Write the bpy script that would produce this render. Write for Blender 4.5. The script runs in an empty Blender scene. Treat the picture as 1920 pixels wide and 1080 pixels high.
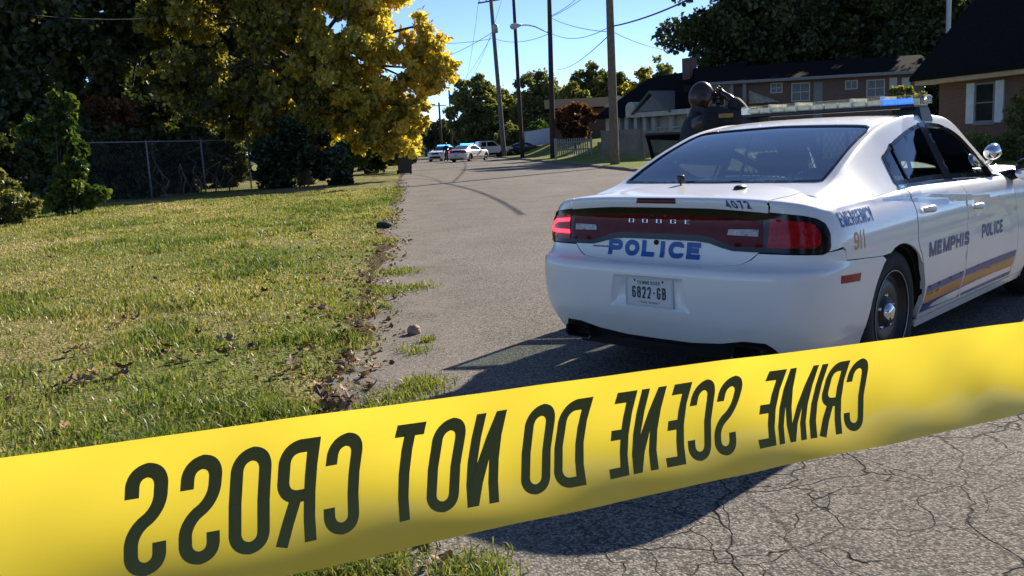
import bpy, math, random
import numpy as np
from mathutils import Vector, Matrix, geometry
C = bpy.context.scene.collection
sc = bpy.context.scene
rng = np.random.default_rng(7)
random.seed(7)
R = math.radians

# ---------------------------------------------------------------- camera
CAM_POS = Vector((0.0, 0.0, 1.4153))
CAM_R = Vector((0.99242, -0.11275, -0.04835)).normalized()
CAM_D = Vector((0.10382, 0.98160, -0.16005)).normalized()
CAM_U = CAM_R.cross(CAM_D).normalized(); CAM_R = CAM_D.cross(CAM_U).normalized()
cd = bpy.data.cameras.new("camera"); cam = bpy.data.objects.new("camera", cd); C.objects.link(cam)
cd.sensor_width = 36.0; cd.lens = 1669.55/1920*36.0; cd.clip_start = 0.05; cd.clip_end = 3000
M = Matrix((CAM_R, CAM_U, -CAM_D)).transposed().to_4x4(); M.translation = CAM_POS
cam.matrix_world = M
sc.camera = cam
# ---------------------------------------------------------------- sky, sun, exposure
SUN_AZ = R(45.5)      # direction towards the sun, angle from +X
SUN_EL = R(28.0)
w = bpy.data.worlds.new("World"); sc.world = w; w.use_nodes = True
nt = w.node_tree; bg = nt.nodes['Background']
sky = nt.nodes.new('ShaderNodeTexSky'); sky.sky_type = 'NISHITA'; sky.sun_disc = False
sky.sun_elevation = SUN_EL; sky.sun_rotation = R(90) - SUN_AZ
sky.altitude = 3000; sky.air_density = 0.5; sky.dust_density = 0.0; sky.ozone_density = 6.0
tint = nt.nodes.new('ShaderNodeMix'); tint.data_type = 'RGBA'; tint.blend_type = 'MULTIPLY'; tint.inputs[0].default_value = 1.0
tint.inputs[7].default_value = (1.42, 1.12, 0.92, 1)
nt.links.new(sky.outputs[0], tint.inputs[6]); nt.links.new(tint.outputs[2], bg.inputs[0]); bg.inputs[1].default_value = 0.138
sl = bpy.data.lights.new("sun", 'SUN'); sl.energy = 4.6; sl.angle = R(0.5); sl.color = (1.0, 0.91, 0.78)
so = bpy.data.objects.new("sun", sl); C.objects.link(so)
sdir = Vector((math.cos(SUN_EL)*math.cos(SUN_AZ), math.cos(SUN_EL)*math.sin(SUN_AZ), math.sin(SUN_EL)))
so.rotation_euler = sdir.to_track_quat('Z', 'Y').to_euler(); so.location = (20, 20, 40)
vs = sc.view_settings; vs.view_transform = 'Standard'; vs.look = 'None'; vs.gamma = 1; vs.use_curve_mapping = False
vs.exposure = 1.05
sc.cycles.max_bounces = 8; sc.cycles.transparent_max_bounces = 16

# ---------------------------------------------------------------- helpers
def ray(px, py):
    return CAM_D + CAM_R*((px-960)/1669.55) + CAM_U*((540-py)/1669.55)
def at(px, py, z=0.0):            # the point of the plane at height z along a sight line
    d = ray(px, py); return CAM_POS + d*((z-CAM_POS.z)/d.z)
def atY(px, py, Y):
    d = ray(px, py); return CAM_POS + d*(Y/d.y)
def tag(o, label=None, cat=None, group=None, kind=None):
    if label: o['label'] = label
    if cat: o['category'] = cat
    if group: o['group'] = group
    if kind: o['kind'] = kind
    return o
def thing(name, label, cat, loc=(0, 0, 0), rz=0.0, group=None):
    o = bpy.data.objects.new(name, None); C.objects.link(o); o.location = loc; o.rotation_euler = (0, 0, rz)
    o.empty_display_size = 0.1
    return tag(o, label, cat, group)
def copy_tree(o, parent=None):
    c = o.copy(); C.objects.link(c)
    if parent is not None: c.parent = parent
    for ch in list(o.children): copy_tree(ch, c)
    return c
def link_mesh(name, me, mats, parent=None, smooth=True):
    if not isinstance(mats, (list, tuple)): mats = [mats]
    for m in mats: me.materials.append(m)
    if smooth: me.polygons.foreach_set('use_smooth', [True]*len(me.polygons))
    o = bpy.data.objects.new(name, me); C.objects.link(o)
    if parent is not None: o.parent = parent
    return o
def np_mesh(name, V, F):
    """V (n,3), F list of equal-length index rows or python lists"""
    me = bpy.data.meshes.new(name)
    V = np.asarray(V, np.float32)
    if isinstance(F, np.ndarray):
        k = F.shape[1]; n = len(F)
        me.vertices.add(len(V)); me.vertices.foreach_set('co', V.ravel())
        me.loops.add(n*k); me.loops.foreach_set('vertex_index', F.astype(np.int32).ravel())
        me.polygons.add(n); me.polygons.foreach_set('loop_start', np.arange(0, n*k, k, dtype=np.int32))
        me.polygons.foreach_set('loop_total', np.full(n, k, np.int32))
        me.update(calc_edges=True); me.validate()
    else:
        me.from_pydata([tuple(v) for v in V], [], F); me.update()
    return me
class MB:
    """collects boxes, tubes and lathes, then links them as one mesh"""
    def __init__(s): s.v = []; s.f = []; s.m = []
    def add(s, V, F, mi=0):
        k = len(s.v); s.v += [tuple(v) for v in V]; s.f += [[i+k for i in f] for f in F]; s.m += [mi]*len(F)
    def box(s, x0, x1, y0, y1, z0, z1, mi=0, bev=0.0, M=None):
        if bev <= 0:
            V = [(x, y, z) for x in (x0, x1) for y in (y0, y1) for z in (z0, z1)]
            F = [(0, 1, 3, 2), (4, 6, 7, 5), (0, 4, 5, 1), (2, 3, 7, 6), (0, 2, 6, 4), (1, 5, 7, 3)]
        else:
            b = bev; V = []; 
            def ring(z, i):
                return [(x0+i+b, y0+i, z), (x1-i-b, y0+i, z), (x1-i, y0+i+b, z), (x1-i, y1-i-b, z), (x1-i-b, y1-i, z), (x0+i+b, y1-i, z), (x0+i, y1-i-b, z), (x0+i, y0+i+b, z)]
            V = ring(z0, b*.6)+ring(z0+b, 0)+ring(z1-b, 0)+ring(z1, b*.6); F = [list(range(7, -1, -1)), list(range(24, 32))]
            for r in range(3):
                for i in range(8): F.append([r*8+i, r*8+(i+1) % 8, r*8+8+(i+1) % 8, r*8+8+i])
        if M is not None: V = [M @ Vector(v) for v in V]
        s.add(V, F, mi)
    def tube(s, pts, rad, n=8, mi=0, caps=True):
        pts = [Vector(p) for p in pts]
        if not isinstance(rad, (list, tuple, np.ndarray)): rad = [rad]*len(pts)
        V = []; prev = None
        for i, p in enumerate(pts):
            t = (pts[min(i+1, len(pts)-1)]-pts[max(i-1, 0)]).normalized()
            a = prev if prev is not None else (Vector((0, 0, 1)) if abs(t.z) < .9 else Vector((1, 0, 0)))
            u = (a-t*a.dot(t)).normalized(); vv = t.cross(u); prev = u
            for k in range(n):
                an = 2*math.pi*k/n; V.append(p+(u*math.cos(an)+vv*math.sin(an))*rad[i])
        F = []
        for i in range(len(pts)-1):
            for k in range(n): F.append((i*n+k, i*n+(k+1) % n, (i+1)*n+(k+1) % n, (i+1)*n+k))
        if caps: F += [list(range(n-1, -1, -1)), [len(V)-n+k for k in range(n)]]
        s.add(V, F, mi)
    def lathe(s, prof, n=32, M=None, mi=0):
        """prof [(radius, height)] about local Z, M places it"""
        V = [(r*math.cos(2*math.pi*k/n), r*math.sin(2*math.pi*k/n), h) for r, h in prof for k in range(n)]
        F = [(i*n+k, i*n+(k+1) % n, (i+1)*n+(k+1) % n, (i+1)*n+k) for i in range(len(prof)-1) for k in range(n)]
        if M is not None: V = [M @ Vector(v) for v in V]
        s.add(V, F, mi)
    def prism(s, poly, d0, d1, M=None, mi=0):
        """poly in local XY, extruded from z=d0 to d1"""
        n = len(poly); V = [(x, y, d0) for x, y in poly]+[(x, y, d1) for x, y in poly]
        F = [list(range(n-1, -1, -1)), list(range(n, 2*n))]+[(i, (i+1) % n, n+(i+1) % n, n+i) for i in range(n)]
        if M is not None: V = [M @ Vector(v) for v in V]
        s.add(V, F, mi)
    def build(s, name, mats, parent=None, smooth=False):
        me = bpy.data.meshes.new(name); me.from_pydata(s.v, [], s.f); me.update()
        me.polygons.foreach_set('material_index', s.m)
        o = link_mesh(name, me, mats, parent, smooth)
        return o

# ---------------------------------------------------------------- materials
def new_mat(name):
    m = bpy.data.materials.new(name); m.use_nodes = True
    return m, m.node_tree, m.node_tree.nodes['Principled BSDF']
def N(nt, t, **kw):
    n = nt.nodes.new(t)
    for k, v in kw.items(): setattr(n, k, v)
    return n
def simple(name, col, rough=.6, metal=0., var=.12, scale=6., bump=0., bscale=60., coat=0., spec=.5, col2=None, detail=6):
    """principled with a noise-driven variation of its colour, optional bump"""
    m, nt, p = new_mat(name)
    p.inputs['Roughness'].default_value = rough; p.inputs['Metallic'].default_value = metal
    p.inputs['Coat Weight'].default_value = coat; p.inputs['Specular IOR Level'].default_value = spec
    tc = N(nt, 'ShaderNodeTexCoord'); no = N(nt, 'ShaderNodeTexNoise'); no.inputs['Scale'].default_value = scale; no.inputs['Detail'].default_value = detail
    nt.links.new(tc.outputs['Object'], no.inputs['Vector'])
    r = N(nt, 'ShaderNodeValToRGB'); c2 = col2 or tuple(min(1, c*(1+var)) for c in col)
    c1 = col if col2 else tuple(c*(1-var) for c in col)
    r.color_ramp.elements[0].position = .3; r.color_ramp.elements[1].position = .7
    r.color_ramp.elements[0].color = (*c1, 1); r.color_ramp.elements[1].color = (*c2, 1)
    nt.links.new(no.outputs[0], r.inputs[0]); nt.links.new(r.outputs[0], p.inputs['Base Color'])
    if bump > 0:
        n2 = N(nt, 'ShaderNodeTexNoise'); n2.inputs['Scale'].default_value = bscale; n2.inputs['Detail'].default_value = 4
        nt.links.new(tc.outputs['Object'], n2.inputs['Vector'])
        b = N(nt, 'ShaderNodeBump'); b.inputs['Strength'].default_value = bump; b.inputs['Distance'].default_value = .02
        nt.links.new(n2.outputs[0], b.inputs['Height']); nt.links.new(b.outputs[0], p.inputs['Normal'])
    return m
def emis(name, col, strength):
    m, nt, p = new_mat(name); p.inputs['Base Color'].default_value = (*col, 1)
    p.inputs['Emission Color'].default_value = (*col, 1); p.inputs['Emission Strength'].default_value = strength; p.inputs['Roughness'].default_value = .3
    return m
def glass(name, tint, refl=.08, rough=.02, top=1.0):
    """tinted pane: tinted see-through mixed with a mirror reflection by Fresnel"""
    m, nt, p = new_mat(name); nt.nodes.remove(p)
    out = [n for n in nt.nodes if n.type == 'OUTPUT_MATERIAL'][0]
    t = N(nt, 'ShaderNodeBsdfTransparent'); t.inputs[0].default_value = (*tint, 1)
    g = N(nt, 'ShaderNodeBsdfGlossy'); g.inputs['Roughness'].default_value = rough; g.inputs[0].default_value = (.95, .97, 1, 1)
    f = N(nt, 'ShaderNodeLayerWeight'); f.inputs['Blend'].default_value = .25
    mr = N(nt, 'ShaderNodeMapRange'); mr.inputs[3].default_value = refl; mr.inputs[4].default_value = top
    nt.links.new(f.outputs['Fresnel'], mr.inputs[0])
    mx = N(nt, 'ShaderNodeMixShader'); nt.links.new(mr.outputs[0], mx.inputs[0]); nt.links.new(t.outputs[0], mx.inputs[1]); nt.links.new(g.outputs[0], mx.inputs[2])
    nt.links.new(mx.outputs[0], out.inputs['Surface'])
    return m
def leaf_mat(name, cols, trans=.45, rough=.55, pos=None):
    """leaf: colour from the per-leaf random attribute 'lv', light passes through"""
    m, nt, p = new_mat(name); nt.nodes.remove(p)
    out = [n for n in nt.nodes if n.type == 'OUTPUT_MATERIAL'][0]
    a = N(nt, 'ShaderNodeAttribute'); a.attribute_name = 'lv'
    r = N(nt, 'ShaderNodeValToRGB'); cr_ = r.color_ramp
    k = len(cols); 
    while len(cr_.elements) < k: cr_.elements.new(.5)
    for i, c in enumerate(cols):
        cr_.elements[i].position = (pos[i] if pos else i/max(1, k-1)); cr_.elements[i].color = (*c, 1)
    nt.links.new(a.outputs['Fac'], r.inputs[0])
    d = N(nt, 'ShaderNodeBsdfDiffuse'); tr = N(nt, 'ShaderNodeBsdfTranslucent'); gl = N(nt, 'ShaderNodeBsdfGlossy'); gl.inputs['Roughness'].default_value = rough*.8
    gl.inputs[0].default_value = (.6, .6, .6, 1)
    g = N(nt, 'ShaderNodeMix', data_type='RGBA', blend_type='MULTIPLY'); g.inputs[0].default_value = 1
    g.inputs[7].default_value = (1.5, 1.45, .75, 1)
    nt.links.new(r.outputs[0], g.inputs[6]); nt.links.new(g.outputs[2], tr.inputs[0]); nt.links.new(r.outputs[0], d.inputs[0])
    m1 = N(nt, 'ShaderNodeMixShader'); m1.inputs[0].default_value = trans
    nt.links.new(d.outputs[0], m1.inputs[1]); nt.links.new(tr.outputs[0], m1.inputs[2])
    m2 = N(nt, 'ShaderNodeMixShader'); m2.inputs[0].default_value = .045
    nt.links.new(m1.outputs[0], m2.inputs[1]); nt.links.new(gl.outputs[0], m2.inputs[2]); nt.links.new(m2.outputs[0], out.inputs['Surface'])
    return m

# ================================================================ SETTING
def smooth(a, b, x):
    t = np.clip((x-a)/(b-a), 0, 1); return t*t*(3-2*t)
def vnoise(x, y, seed=0):
    """cheap smooth value noise on numpy arrays"""
    r = np.random.default_rng(seed); T = r.random((64, 64))
    xi = np.floor(x).astype(int); yi = np.floor(y).astype(int); fx = x-xi; fy = y-yi
    fx = fx*fx*(3-2*fx); fy = fy*fy*(3-2*fy)
    g = lambda a, b: T[a % 64, b % 64]
    return (g(xi, yi)*(1-fx)+g(xi+1, yi)*fx)*(1-fy)+(g(xi, yi+1)*(1-fx)+g(xi+1, yi+1)*fx)*fy
def edge_x(y):                     # the ragged left edge of the asphalt
    y = np.asarray(y, float)
    return -.30+.16*(vnoise(y*.9, y*0+3.3, 1)-.5)*2+.09*(vnoise(y*3.1, y*0+9.1, 2)-.5)*2+.10*smooth(7, 4, y)+.12*smooth(4.5, 2.5, y)
def right_z(x, y):                 # yards on the right climb away from the road
    x = np.asarray(x, float); y = np.asarray(y, float)
    return .12+.02*np.clip(x-9.6, 0, 60)+1.15*smooth(47, 60, y)*smooth(10.5, 16, x)+.25*smooth(60, 90, y)*smooth(12, 20, x)
def left_z(x, y):
    e = edge_x(y); d = e-np.asarray(x, float)
    return -.012+.05*smooth(0, .5, d)+.02*(vnoise(x*.6, y*.6, 5)-.5)*smooth(.3, 1.5, d)+.015*(vnoise(x*2.2, y*2.2, 6)-.5)*smooth(.3, 1, d)
def grid_mesh(name, xs, ys, fz):
    X, Y = np.meshgrid(xs, ys); Z = fz(X, Y)
    V = np.stack([X, Y, Z], -1).reshape(-1, 3); nx = len(xs); ny = len(ys)
    i = np.arange(nx*ny).reshape(ny, nx)
    F = np.stack([i[:-1, :-1], i[:-1, 1:], i[1:, 1:], i[1:, :-1]], -1).reshape(-1, 4)
    return np_mesh(name, V, F)

# --- asphalt
def asphalt_mat():
    m, nt, p = new_mat('asphalt'); L = nt.links.new
    g = N(nt, 'ShaderNodeNewGeometry'); sep = N(nt, 'ShaderNodeSeparateXYZ'); L(g.outputs['Position'], sep.inputs[0])
    def noise(scale, detail=4, vec=None, rough=.5):
        n = N(nt, 'ShaderNodeTexNoise'); n.inputs['Scale'].default_value = scale; n.inputs['Detail'].default_value = detail; n.inputs['Roughness'].default_value = rough
        L(vec or g.outputs['Position'], n.inputs['Vector']); return n
    def ramp(src, p0, c0, p1, c1):
        r = N(nt, 'ShaderNodeValToRGB'); r.color_ramp.elements[0].position = p0; r.color_ramp.elements[0].color = (*c0, 1); r.color_ramp.elements[1].position = p1; r.color_ramp.elements[1].color = (*c1, 1)
        L(src, r.inputs[0]); return r
    def mix(fac, a, b, bt='MIX'):
        x = N(nt, 'ShaderNodeMix', data_type='RGBA', blend_type=bt)
        if isinstance(fac, (int, float)): x.inputs[0].default_value = fac
        else: L(fac, x.inputs[0])
        for s, i in ((a, 6), (b, 7)):
            if isinstance(s, tuple): x.inputs[i].default_value = (*s, 1)
            else: L(s, x.inputs[i])
        return x.outputs[2]
    def mth(op, a, b=None):
        x = N(nt, 'ShaderNodeMath', operation=op)
        for i, s in enumerate((a, b)):
            if s is None: continue
            if isinstance(s, (int, float)): x.inputs[i].default_value = s
            else: L(s, x.inputs[i])
        return x.outputs[0]
    base = ramp(noise(.55, 5).outputs[0], .3, (.158, .146, .133), .72, (.214, .199, .182)).outputs[0]
    # aggregate: pale and dark stones in the binder
    vo = N(nt, 'ShaderNodeTexVoronoi'); vo.inputs['Scale'].default_value = 95; L(g.outputs['Position'], vo.inputs['Vector'])
    st = ramp(vo.outputs['Color'], .15, (.35, .35, .35), .95, (2.1, 2.05, 1.95)); 
    sepc = N(nt, 'ShaderNodeSeparateColor'); L(vo.outputs['Color'], sepc.inputs[0])
    st = ramp(sepc.outputs[0], .1, (.42, .41, .40), .95, (1.95, 1.88, 1.78))
    gap = ramp(vo.outputs['Distance'], .35, (1.0, 1.0, 1.0), .75, (.38, .37, .36))
    col = mix(.85, base, st.outputs[0], 'MULTIPLY'); col = mix(.8, col, gap.outputs[0], 'MULTIPLY')
    # fine grit
    col = mix(.5, col, ramp(noise(260, 2).outputs[0], .3, (.55, .55, .55), .7, (1.5, 1.48, 1.44)).outputs[0], 'MULTIPLY')
    # cracks: several voronoi networks warped by noise
    wn = noise(1.7, 4, rough=.5); wsc = N(nt, 'ShaderNodeVectorMath', operation='SCALE'); L(wn.outputs['Color'], wsc.inputs[0]); wsc.inputs['Scale'].default_value = .5
    wadd = N(nt, 'ShaderNodeVectorMath', operation='ADD'); L(g.outputs['Position'], wadd.inputs[0]); L(wsc.outputs[0], wadd.inputs[1])
    def crack(scale, width):
        v = N(nt, 'ShaderNodeTexVoronoi', feature='DISTANCE_TO_EDGE'); v.inputs['Scale'].default_value = scale; L(wadd.outputs[0], v.inputs['Vector'])
        return ramp(v.outputs['Distance'], width*.35, (1, 1, 1), width, (0, 0, 0)).outputs[0]
    cz = mth('MULTIPLY', mth('SUBTRACT', 1.0, ramp(sep.outputs[1], 0.0, (0, 0, 0), 1.0, (1, 1, 1)).outputs[0]), 1.0)
    near = N(nt, 'ShaderNodeMapRange'); L(sep.outputs[1], near.inputs[0]); near.inputs[1].default_value = 7.0; near.inputs[2].default_value = 4.0
    nearx = N(nt, 'ShaderNodeMapRange'); L(sep.outputs[0], nearx.inputs[0]); nearx.inputs[1].default_value = .25; nearx.inputs[2].default_value = .9
    zone = mth('MULTIPLY', near.outputs[0], nearx.outputs[0])
    zone = mth('MULTIPLY', zone, ramp(noise(1.1, 2).outputs[0], .25, (.45, .45, .45), .45, (1, 1, 1)).outputs[0])
    ck = mth('MAXIMUM', crack(1.5, .0085), mth('MULTIPLY', crack(3.6, .012), ramp(noise(1.5, 2).outputs[0], .36, (0, 0, 0), .5, (1, 1, 1)).outputs[0]))
    ck = mth('MULTIPLY', ck, zone)
    # long sparse cracks elsewhere
    ck2 = mth('MULTIPLY', crack(.16, .0016), .38); ck = mth('MAXIMUM', ck, ck2)
    col = mix(ck, col, (.012, .010, .009))
    # sand washed along the left edge
    sd = N(nt, 'ShaderNodeMapRange'); L(sep.outputs[0], sd.inputs[0]); sd.inputs[1].default_value = .75; sd.inputs[2].default_value = -.35
    sf = mth('MULTIPLY', sd.outputs[0], ramp(noise(2.2, 6).outputs[0], .38, (0, 0, 0), .62, (1, 1, 1)).outputs[0])
    col = mix(mth('MULTIPLY', sf, .75), col, ramp(noise(40, 4).outputs[0], .3, (.16, .135, .11), .7, (.30, .265, .225)).outputs[0])
    # faint tyre-darkened lanes and oil
    la = ramp(noise(.9, 3).outputs[0], .5, (1, 1, 1), .75, (.78, .77, .76)); col = mix(.7, col, la.outputs[0], 'MULTIPLY')
    L(col, p.inputs['Base Color']); p.inputs['Roughness'].default_value = .93; p.inputs['Specular IOR Level'].default_value = .18
    h = mth('SUBTRACT', mth('MULTIPLY', mth('SUBTRACT', .8, vo.outputs['Distance']), .5), mth('MULTIPLY', ck, 1.6))
    b = N(nt, 'ShaderNodeBump'); b.inputs['Strength'].default_value = .75; b.inputs['Distance'].default_value = .008; L(h, b.inputs['Height']); L(b.outputs[0], p.inputs['Normal'])
    return m
def ground_mat(name, greens, straw, soil, edge=False, pscale=.35):
    m, nt, p = new_mat(name); L = nt.links.new
    g = N(nt, 'ShaderNodeNewGeometry'); sep = N(nt, 'ShaderNodeSeparateXYZ'); L(g.outputs['Position'], sep.inputs[0])
    def noise(scale, detail=5):
        n = N(nt, 'ShaderNodeTexNoise'); n.inputs['Scale'].default_value = scale; n.inputs['Detail'].default_value = detail; L(g.outputs['Position'], n.inputs['Vector']); return n.outputs[0]
    def ramp(src, p0, c0, p1, c1):
        r = N(nt, 'ShaderNodeValToRGB'); r.color_ramp.elements[0].position = p0; r.color_ramp.elements[0].color = (*c0, 1); r.color_ramp.elements[1].position = p1; r.color_ramp.elements[1].color = (*c1, 1)
        L(src, r.inputs[0]); return r.outputs[0]
    def mix(f, a, b):
        x = N(nt, 'ShaderNodeMix', data_type='RGBA'); L(f, x.inputs[0]); L(a, x.inputs[6]); L(b, x.inputs[7]); return x.outputs[2]
    gr = ramp(noise(9, 6), .3, greens[0], .7, greens[1]); st = ramp(noise(14, 6), .3, straw[0], .7, straw[1])
    c = mix(ramp(noise(pscale, 6), .42, (0, 0, 0), .62, (1, 1, 1)), gr, st)
    so_ = ramp(noise(30, 5), .3, soil[0], .7, soil[1])
    c = mix(ramp(noise(1.3, 6), .62, (0, 0, 0), .72, (1, 1, 1)), c, so_)
    if edge:
        e = N(nt, 'ShaderNodeMapRange'); L(sep.outputs[0], e.inputs[0]); e.inputs[1].default_value = -.80; e.inputs[2].default_value = -.36
        n = N(nt, 'ShaderNodeMath', operation='ADD'); L(e.outputs[0], n.inputs[0]); L(noise(1.8, 5), n.inputs[1])
        c = mix(ramp(n.outputs[0], .85, (0, 0, 0), 1.15, (1, 1, 1)), c, so_)
    L(c, p.inputs['Base Color']); p.inputs['Roughness'].default_value = .95; p.inputs['Specular IOR Level'].default_value = .1
    b = N(nt, 'ShaderNodeBump'); b.inputs['Strength'].default_value = 1.0; b.inputs['Distance'].default_value = .05; L(noise(35, 6), b.inputs['Height']); L(b.outputs[0], p.inputs['Normal'])
    return m
M_asph = asphalt_mat()
M_lawn = ground_mat('lawn_ground', ((.12, .14, .035), (.20, .22, .06)), ((.24, .195, .085), (.36, .29, .14)), ((.055, .035, .022), (.12, .082, .052)), edge=True)
M_yard = ground_mat('yard_ground', ((.13, .17, .03), (.19, .235, .045)), ((.20, .21, .06), (.26, .25, .09)), ((.16, .15, .05), (.2, .18, .07)))
M_earth = ground_mat('earth', ((.05, .06, .02), (.08, .09, .03)), ((.08, .075, .035), (.12, .1, .05)), ((.05, .035, .022), (.09, .065, .04)))
base = grid_mesh('ground', np.linspace(-900, 900, 60), np.linspace(-300, 1500, 60), lambda x, y: x*0-.06)
tag(link_mesh('ground', base, M_earth), kind='structure')
road = grid_mesh('road', np.array([-1.2, -.3, 1, 3, 5, 7, 9.34]), np.concatenate([np.linspace(-6, 30, 37), np.linspace(33, 190, 40)]), lambda x, y: x*0)
tag(link_mesh('road', road, M_asph), kind='structure')
# left lawn: its border follows the ragged asphalt edge
ys = np.concatenate([np.arange(-3, 16, .09), np.arange(16, 46, .35), np.arange(46, 150, 3.)])
us = np.concatenate([np.arange(0, 2.0, .08), np.arange(2, 12, .4), np.arange(12, 60, 6)])
U_, Y_ = np.meshgrid(us, ys); X_ = edge_x(Y_)-U_
V = np.stack([X_, Y_, left_z(X_, Y_)], -1).reshape(-1, 3); ii = np.arange(V.shape[0]).reshape(len(ys), len(us))
F = np.stack([ii[:-1, 1:], ii[:-1, :-1], ii[1:, :-1], ii[1:, 1:]], -1).reshape(-1, 4)
lawn = tag(link_mesh('lawn', np_mesh('lawn', V, F), M_lawn), kind='structure')
# right yards
yard = grid_mesh('yard', np.concatenate([np.arange(9.52, 30, 1.), np.arange(30, 120, 10)]), np.concatenate([np.arange(-6, 110, 2.), np.arange(110, 190, 10)]), right_z)
tag(link_mesh('yard', yard, M_yard), kind='structure')
M_kerb = simple('kerb_concrete', (.15, .135, .115), .9, var=.3, scale=3, bump=.4, bscale=40)
kb = MB()
kp = [(9.34, 0.0), (9.36, .10), (9.39, .125), (9.50, .13), (9.53, .11), (9.53, -.05)]
yk = list(np.arange(-6, 190, 1.5)); Vk = []; Fk = []
for j, y in enumerate(yk):
    for k, (x, z) in enumerate(kp): Vk.append((x+.02*math.sin(y*1.3)+.012*random.uniform(-1, 1), y, z+(.02*random.uniform(-1, .4) if 0 < k < 5 else 0)))
n = len(kp)
for j in range(len(yk)-1):
    for k in range(n-1): Fk.append((j*n+k, j*n+k+1, (j+1)*n+k+1, (j+1)*n+k))
kb.add(Vk, Fk); tag(kb.build('kerb', M_kerb), kind='structure')

# --- grass blades
M_grass = leaf_mat('grass_blades', [(.06, .10, .018), (.115, .17, .03), (.20, .235, .05), (.31, .275, .10), (.40, .335, .20), (.52, .43, .29)], trans=.42, pos=[0, .25, .5, .68, .85, 1])
def blades(name, px, py, pz, hgt, wid, lv, mat, lean=.55):
    n = len(px); an = rng.random(n)*2*np.pi; la = rng.random(n)*2*np.pi; le = hgt*lean*(.2+rng.random(n))
    wx, wy = np.cos(an)*wid, np.sin(an)*wid; lx, ly = np.cos(la)*le, np.sin(la)*le
    V = np.empty((n, 5, 3))
    V[:, 0] = np.stack([px-wx, py-wy, pz], -1); V[:, 1] = np.stack([px+wx, py+wy, pz], -1)
    V[:, 2] = np.stack([px+wx*.7+lx*.35, py+wy*.7+ly*.35, pz+hgt*.6], -1); V[:, 3] = np.stack([px-wx*.7+lx*.35, py-wy*.7+ly*.35, pz+hgt*.6], -1)
    V[:, 4] = np.stack([px+lx, py+ly, pz+hgt*(.72+.28*rng.random(n))], -1)
    k = np.arange(n)[:, None]*5
    F = np.concatenate([k+[[0, 1, 2]], k+[[0, 2, 3]], k+[[3, 2, 4]]], 1).reshape(-1, 3)
    me = np_mesh(name, V.reshape(-1, 3), F)
    at_ = me.attributes.new('lv', 'FLOAT', 'POINT'); at_.data.foreach_set('value', np.repeat(lv, 5).astype(np.float32))
    return link_mesh(name, me, mat, smooth=False)
def lawn_blades():
    n = 520000
    y = 2.4+30*rng.random(n)**2.1; x = -.12-14*rng.random(n)**1.25*np.clip(y/14+.22, 0, 1)
    e = edge_x(y); d = e-x
    cl = vnoise(x*3.2, y*3.2, 11)*.6+vnoise(x*9, y*9, 12)*.4
    keep = (d > -.04) & (rng.random(n) < np.clip(.10+d*1.15+(cl-.5)*1.3, 0.0, 1.0)) & (rng.random(n) < .45+.8*cl)
    bare = vnoise(x*.8+7, y*.7, 21)*.6+vnoise(x*2.6, y*2.6, 22)*.4; keep &= rng.random(n) < np.clip(1.4-(bare-.40)*4.5, .38, 1)
    x, y, d, cl = x[keep], y[keep], d[keep], cl[keep]
    dist = np.hypot(x, y)
    dry = vnoise(x*.45+3, y*.33, 13)*.55+vnoise(x*1.4, y*1.1, 14)*.3+vnoise(x*4, y*4, 15)*.15
    lv = np.clip(.445+(dry-.5)*.85+.21*rng.standard_normal(len(x))+.10*smooth(6, 15, y)-.10*smooth(1.2, .4, d)-.16*smooth(.62, .85, vnoise(x*1.5, y*1.5, 31))-.06*smooth(7.5, 4.5, y), 0, 1)
    h = (.026+.042*rng.random(len(x)))*(.45+1.15*cl)*(.7+.9*smooth(.5, .8, vnoise(x*1.5, y*1.5, 31)))*(1+.5*smooth(7, 3.5, y))*np.clip(.6+.5*d, .6, 1)
    wd = .0022+.00042*dist+.001*rng.random(len(x))
    tag(blades('grass', x, y, left_z(x, y)-.004, h, wd, lv, M_grass, .8), kind='stuff')
lawn_blades()

# ================================================================ PATROL CAR: body surfaces
def cr(xs,ys,x):
    """smooth monotone-ish cubic (finite-difference Hermite) interpolation"""
    xs=np.asarray(xs,float);ys=np.asarray(ys,float);x=np.clip(x,xs[0],xs[-1])
    d=np.diff(ys)/np.diff(xs)
    m=np.r_[d[0],np.where(d[:-1]*d[1:]>0,2*d[:-1]*d[1:]/(d[:-1]+d[1:]+1e-12),0),d[-1]]
    i=np.clip(np.searchsorted(xs,x,'right')-1,0,len(xs)-2)
    h=xs[i+1]-xs[i];t=(x-xs[i])/h
    return (ys[i]*(1+2*t)*(1-t)**2+h*m[i]*t*(1-t)**2+ys[i+1]*t*t*(3-2*t)+h*m[i+1]*t*t*(t-1))
LV=np.array([ # z, rear x, half width, front x
(.19,-.90,.86,3.80),(.30,-1.00,.90,3.90),(.37,-1.045,.925,3.94),(.46,-1.085,.942,3.97),
(.60,-1.100,.950,3.98),(.685,-1.098,.952,3.975),(.715,-1.085,.952,3.97),(.735,-1.03,.951,3.965),
(.76,-1.0,.949,3.96),(.82,-.985,.951,3.93),(.90,-.975,.946,3.87),(.98,-.968,.928,3.80),
(1.03,-.972,.902,3.74),(1.06,-.98,.868,3.70),(1.08,-.975,.832,3.64),(1.09,-.93,.78,3.45),
(1.10,-.75,.72,3.05),(1.115,-.55,.685,2.65),(1.125,-.40,.66,2.30)])
TT=np.arange(len(LV))
XC,XF=-.45,3.2
NR,NF=4.6,2.6
def _tab(n,dep,w):
    ph=np.linspace(0,np.pi/2,400);yn=np.sin(ph)**(2/n);dn=np.cos(ph)**(2/n)
    s=np.r_[0,np.cumsum(np.hypot(np.diff(yn*w),np.diff(dn*dep)))]
    return s,yn,dn
SR,YR,DR=_tab(NR,.65,.95);SF,YF,DF=_tab(NF,.78,.95)
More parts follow.
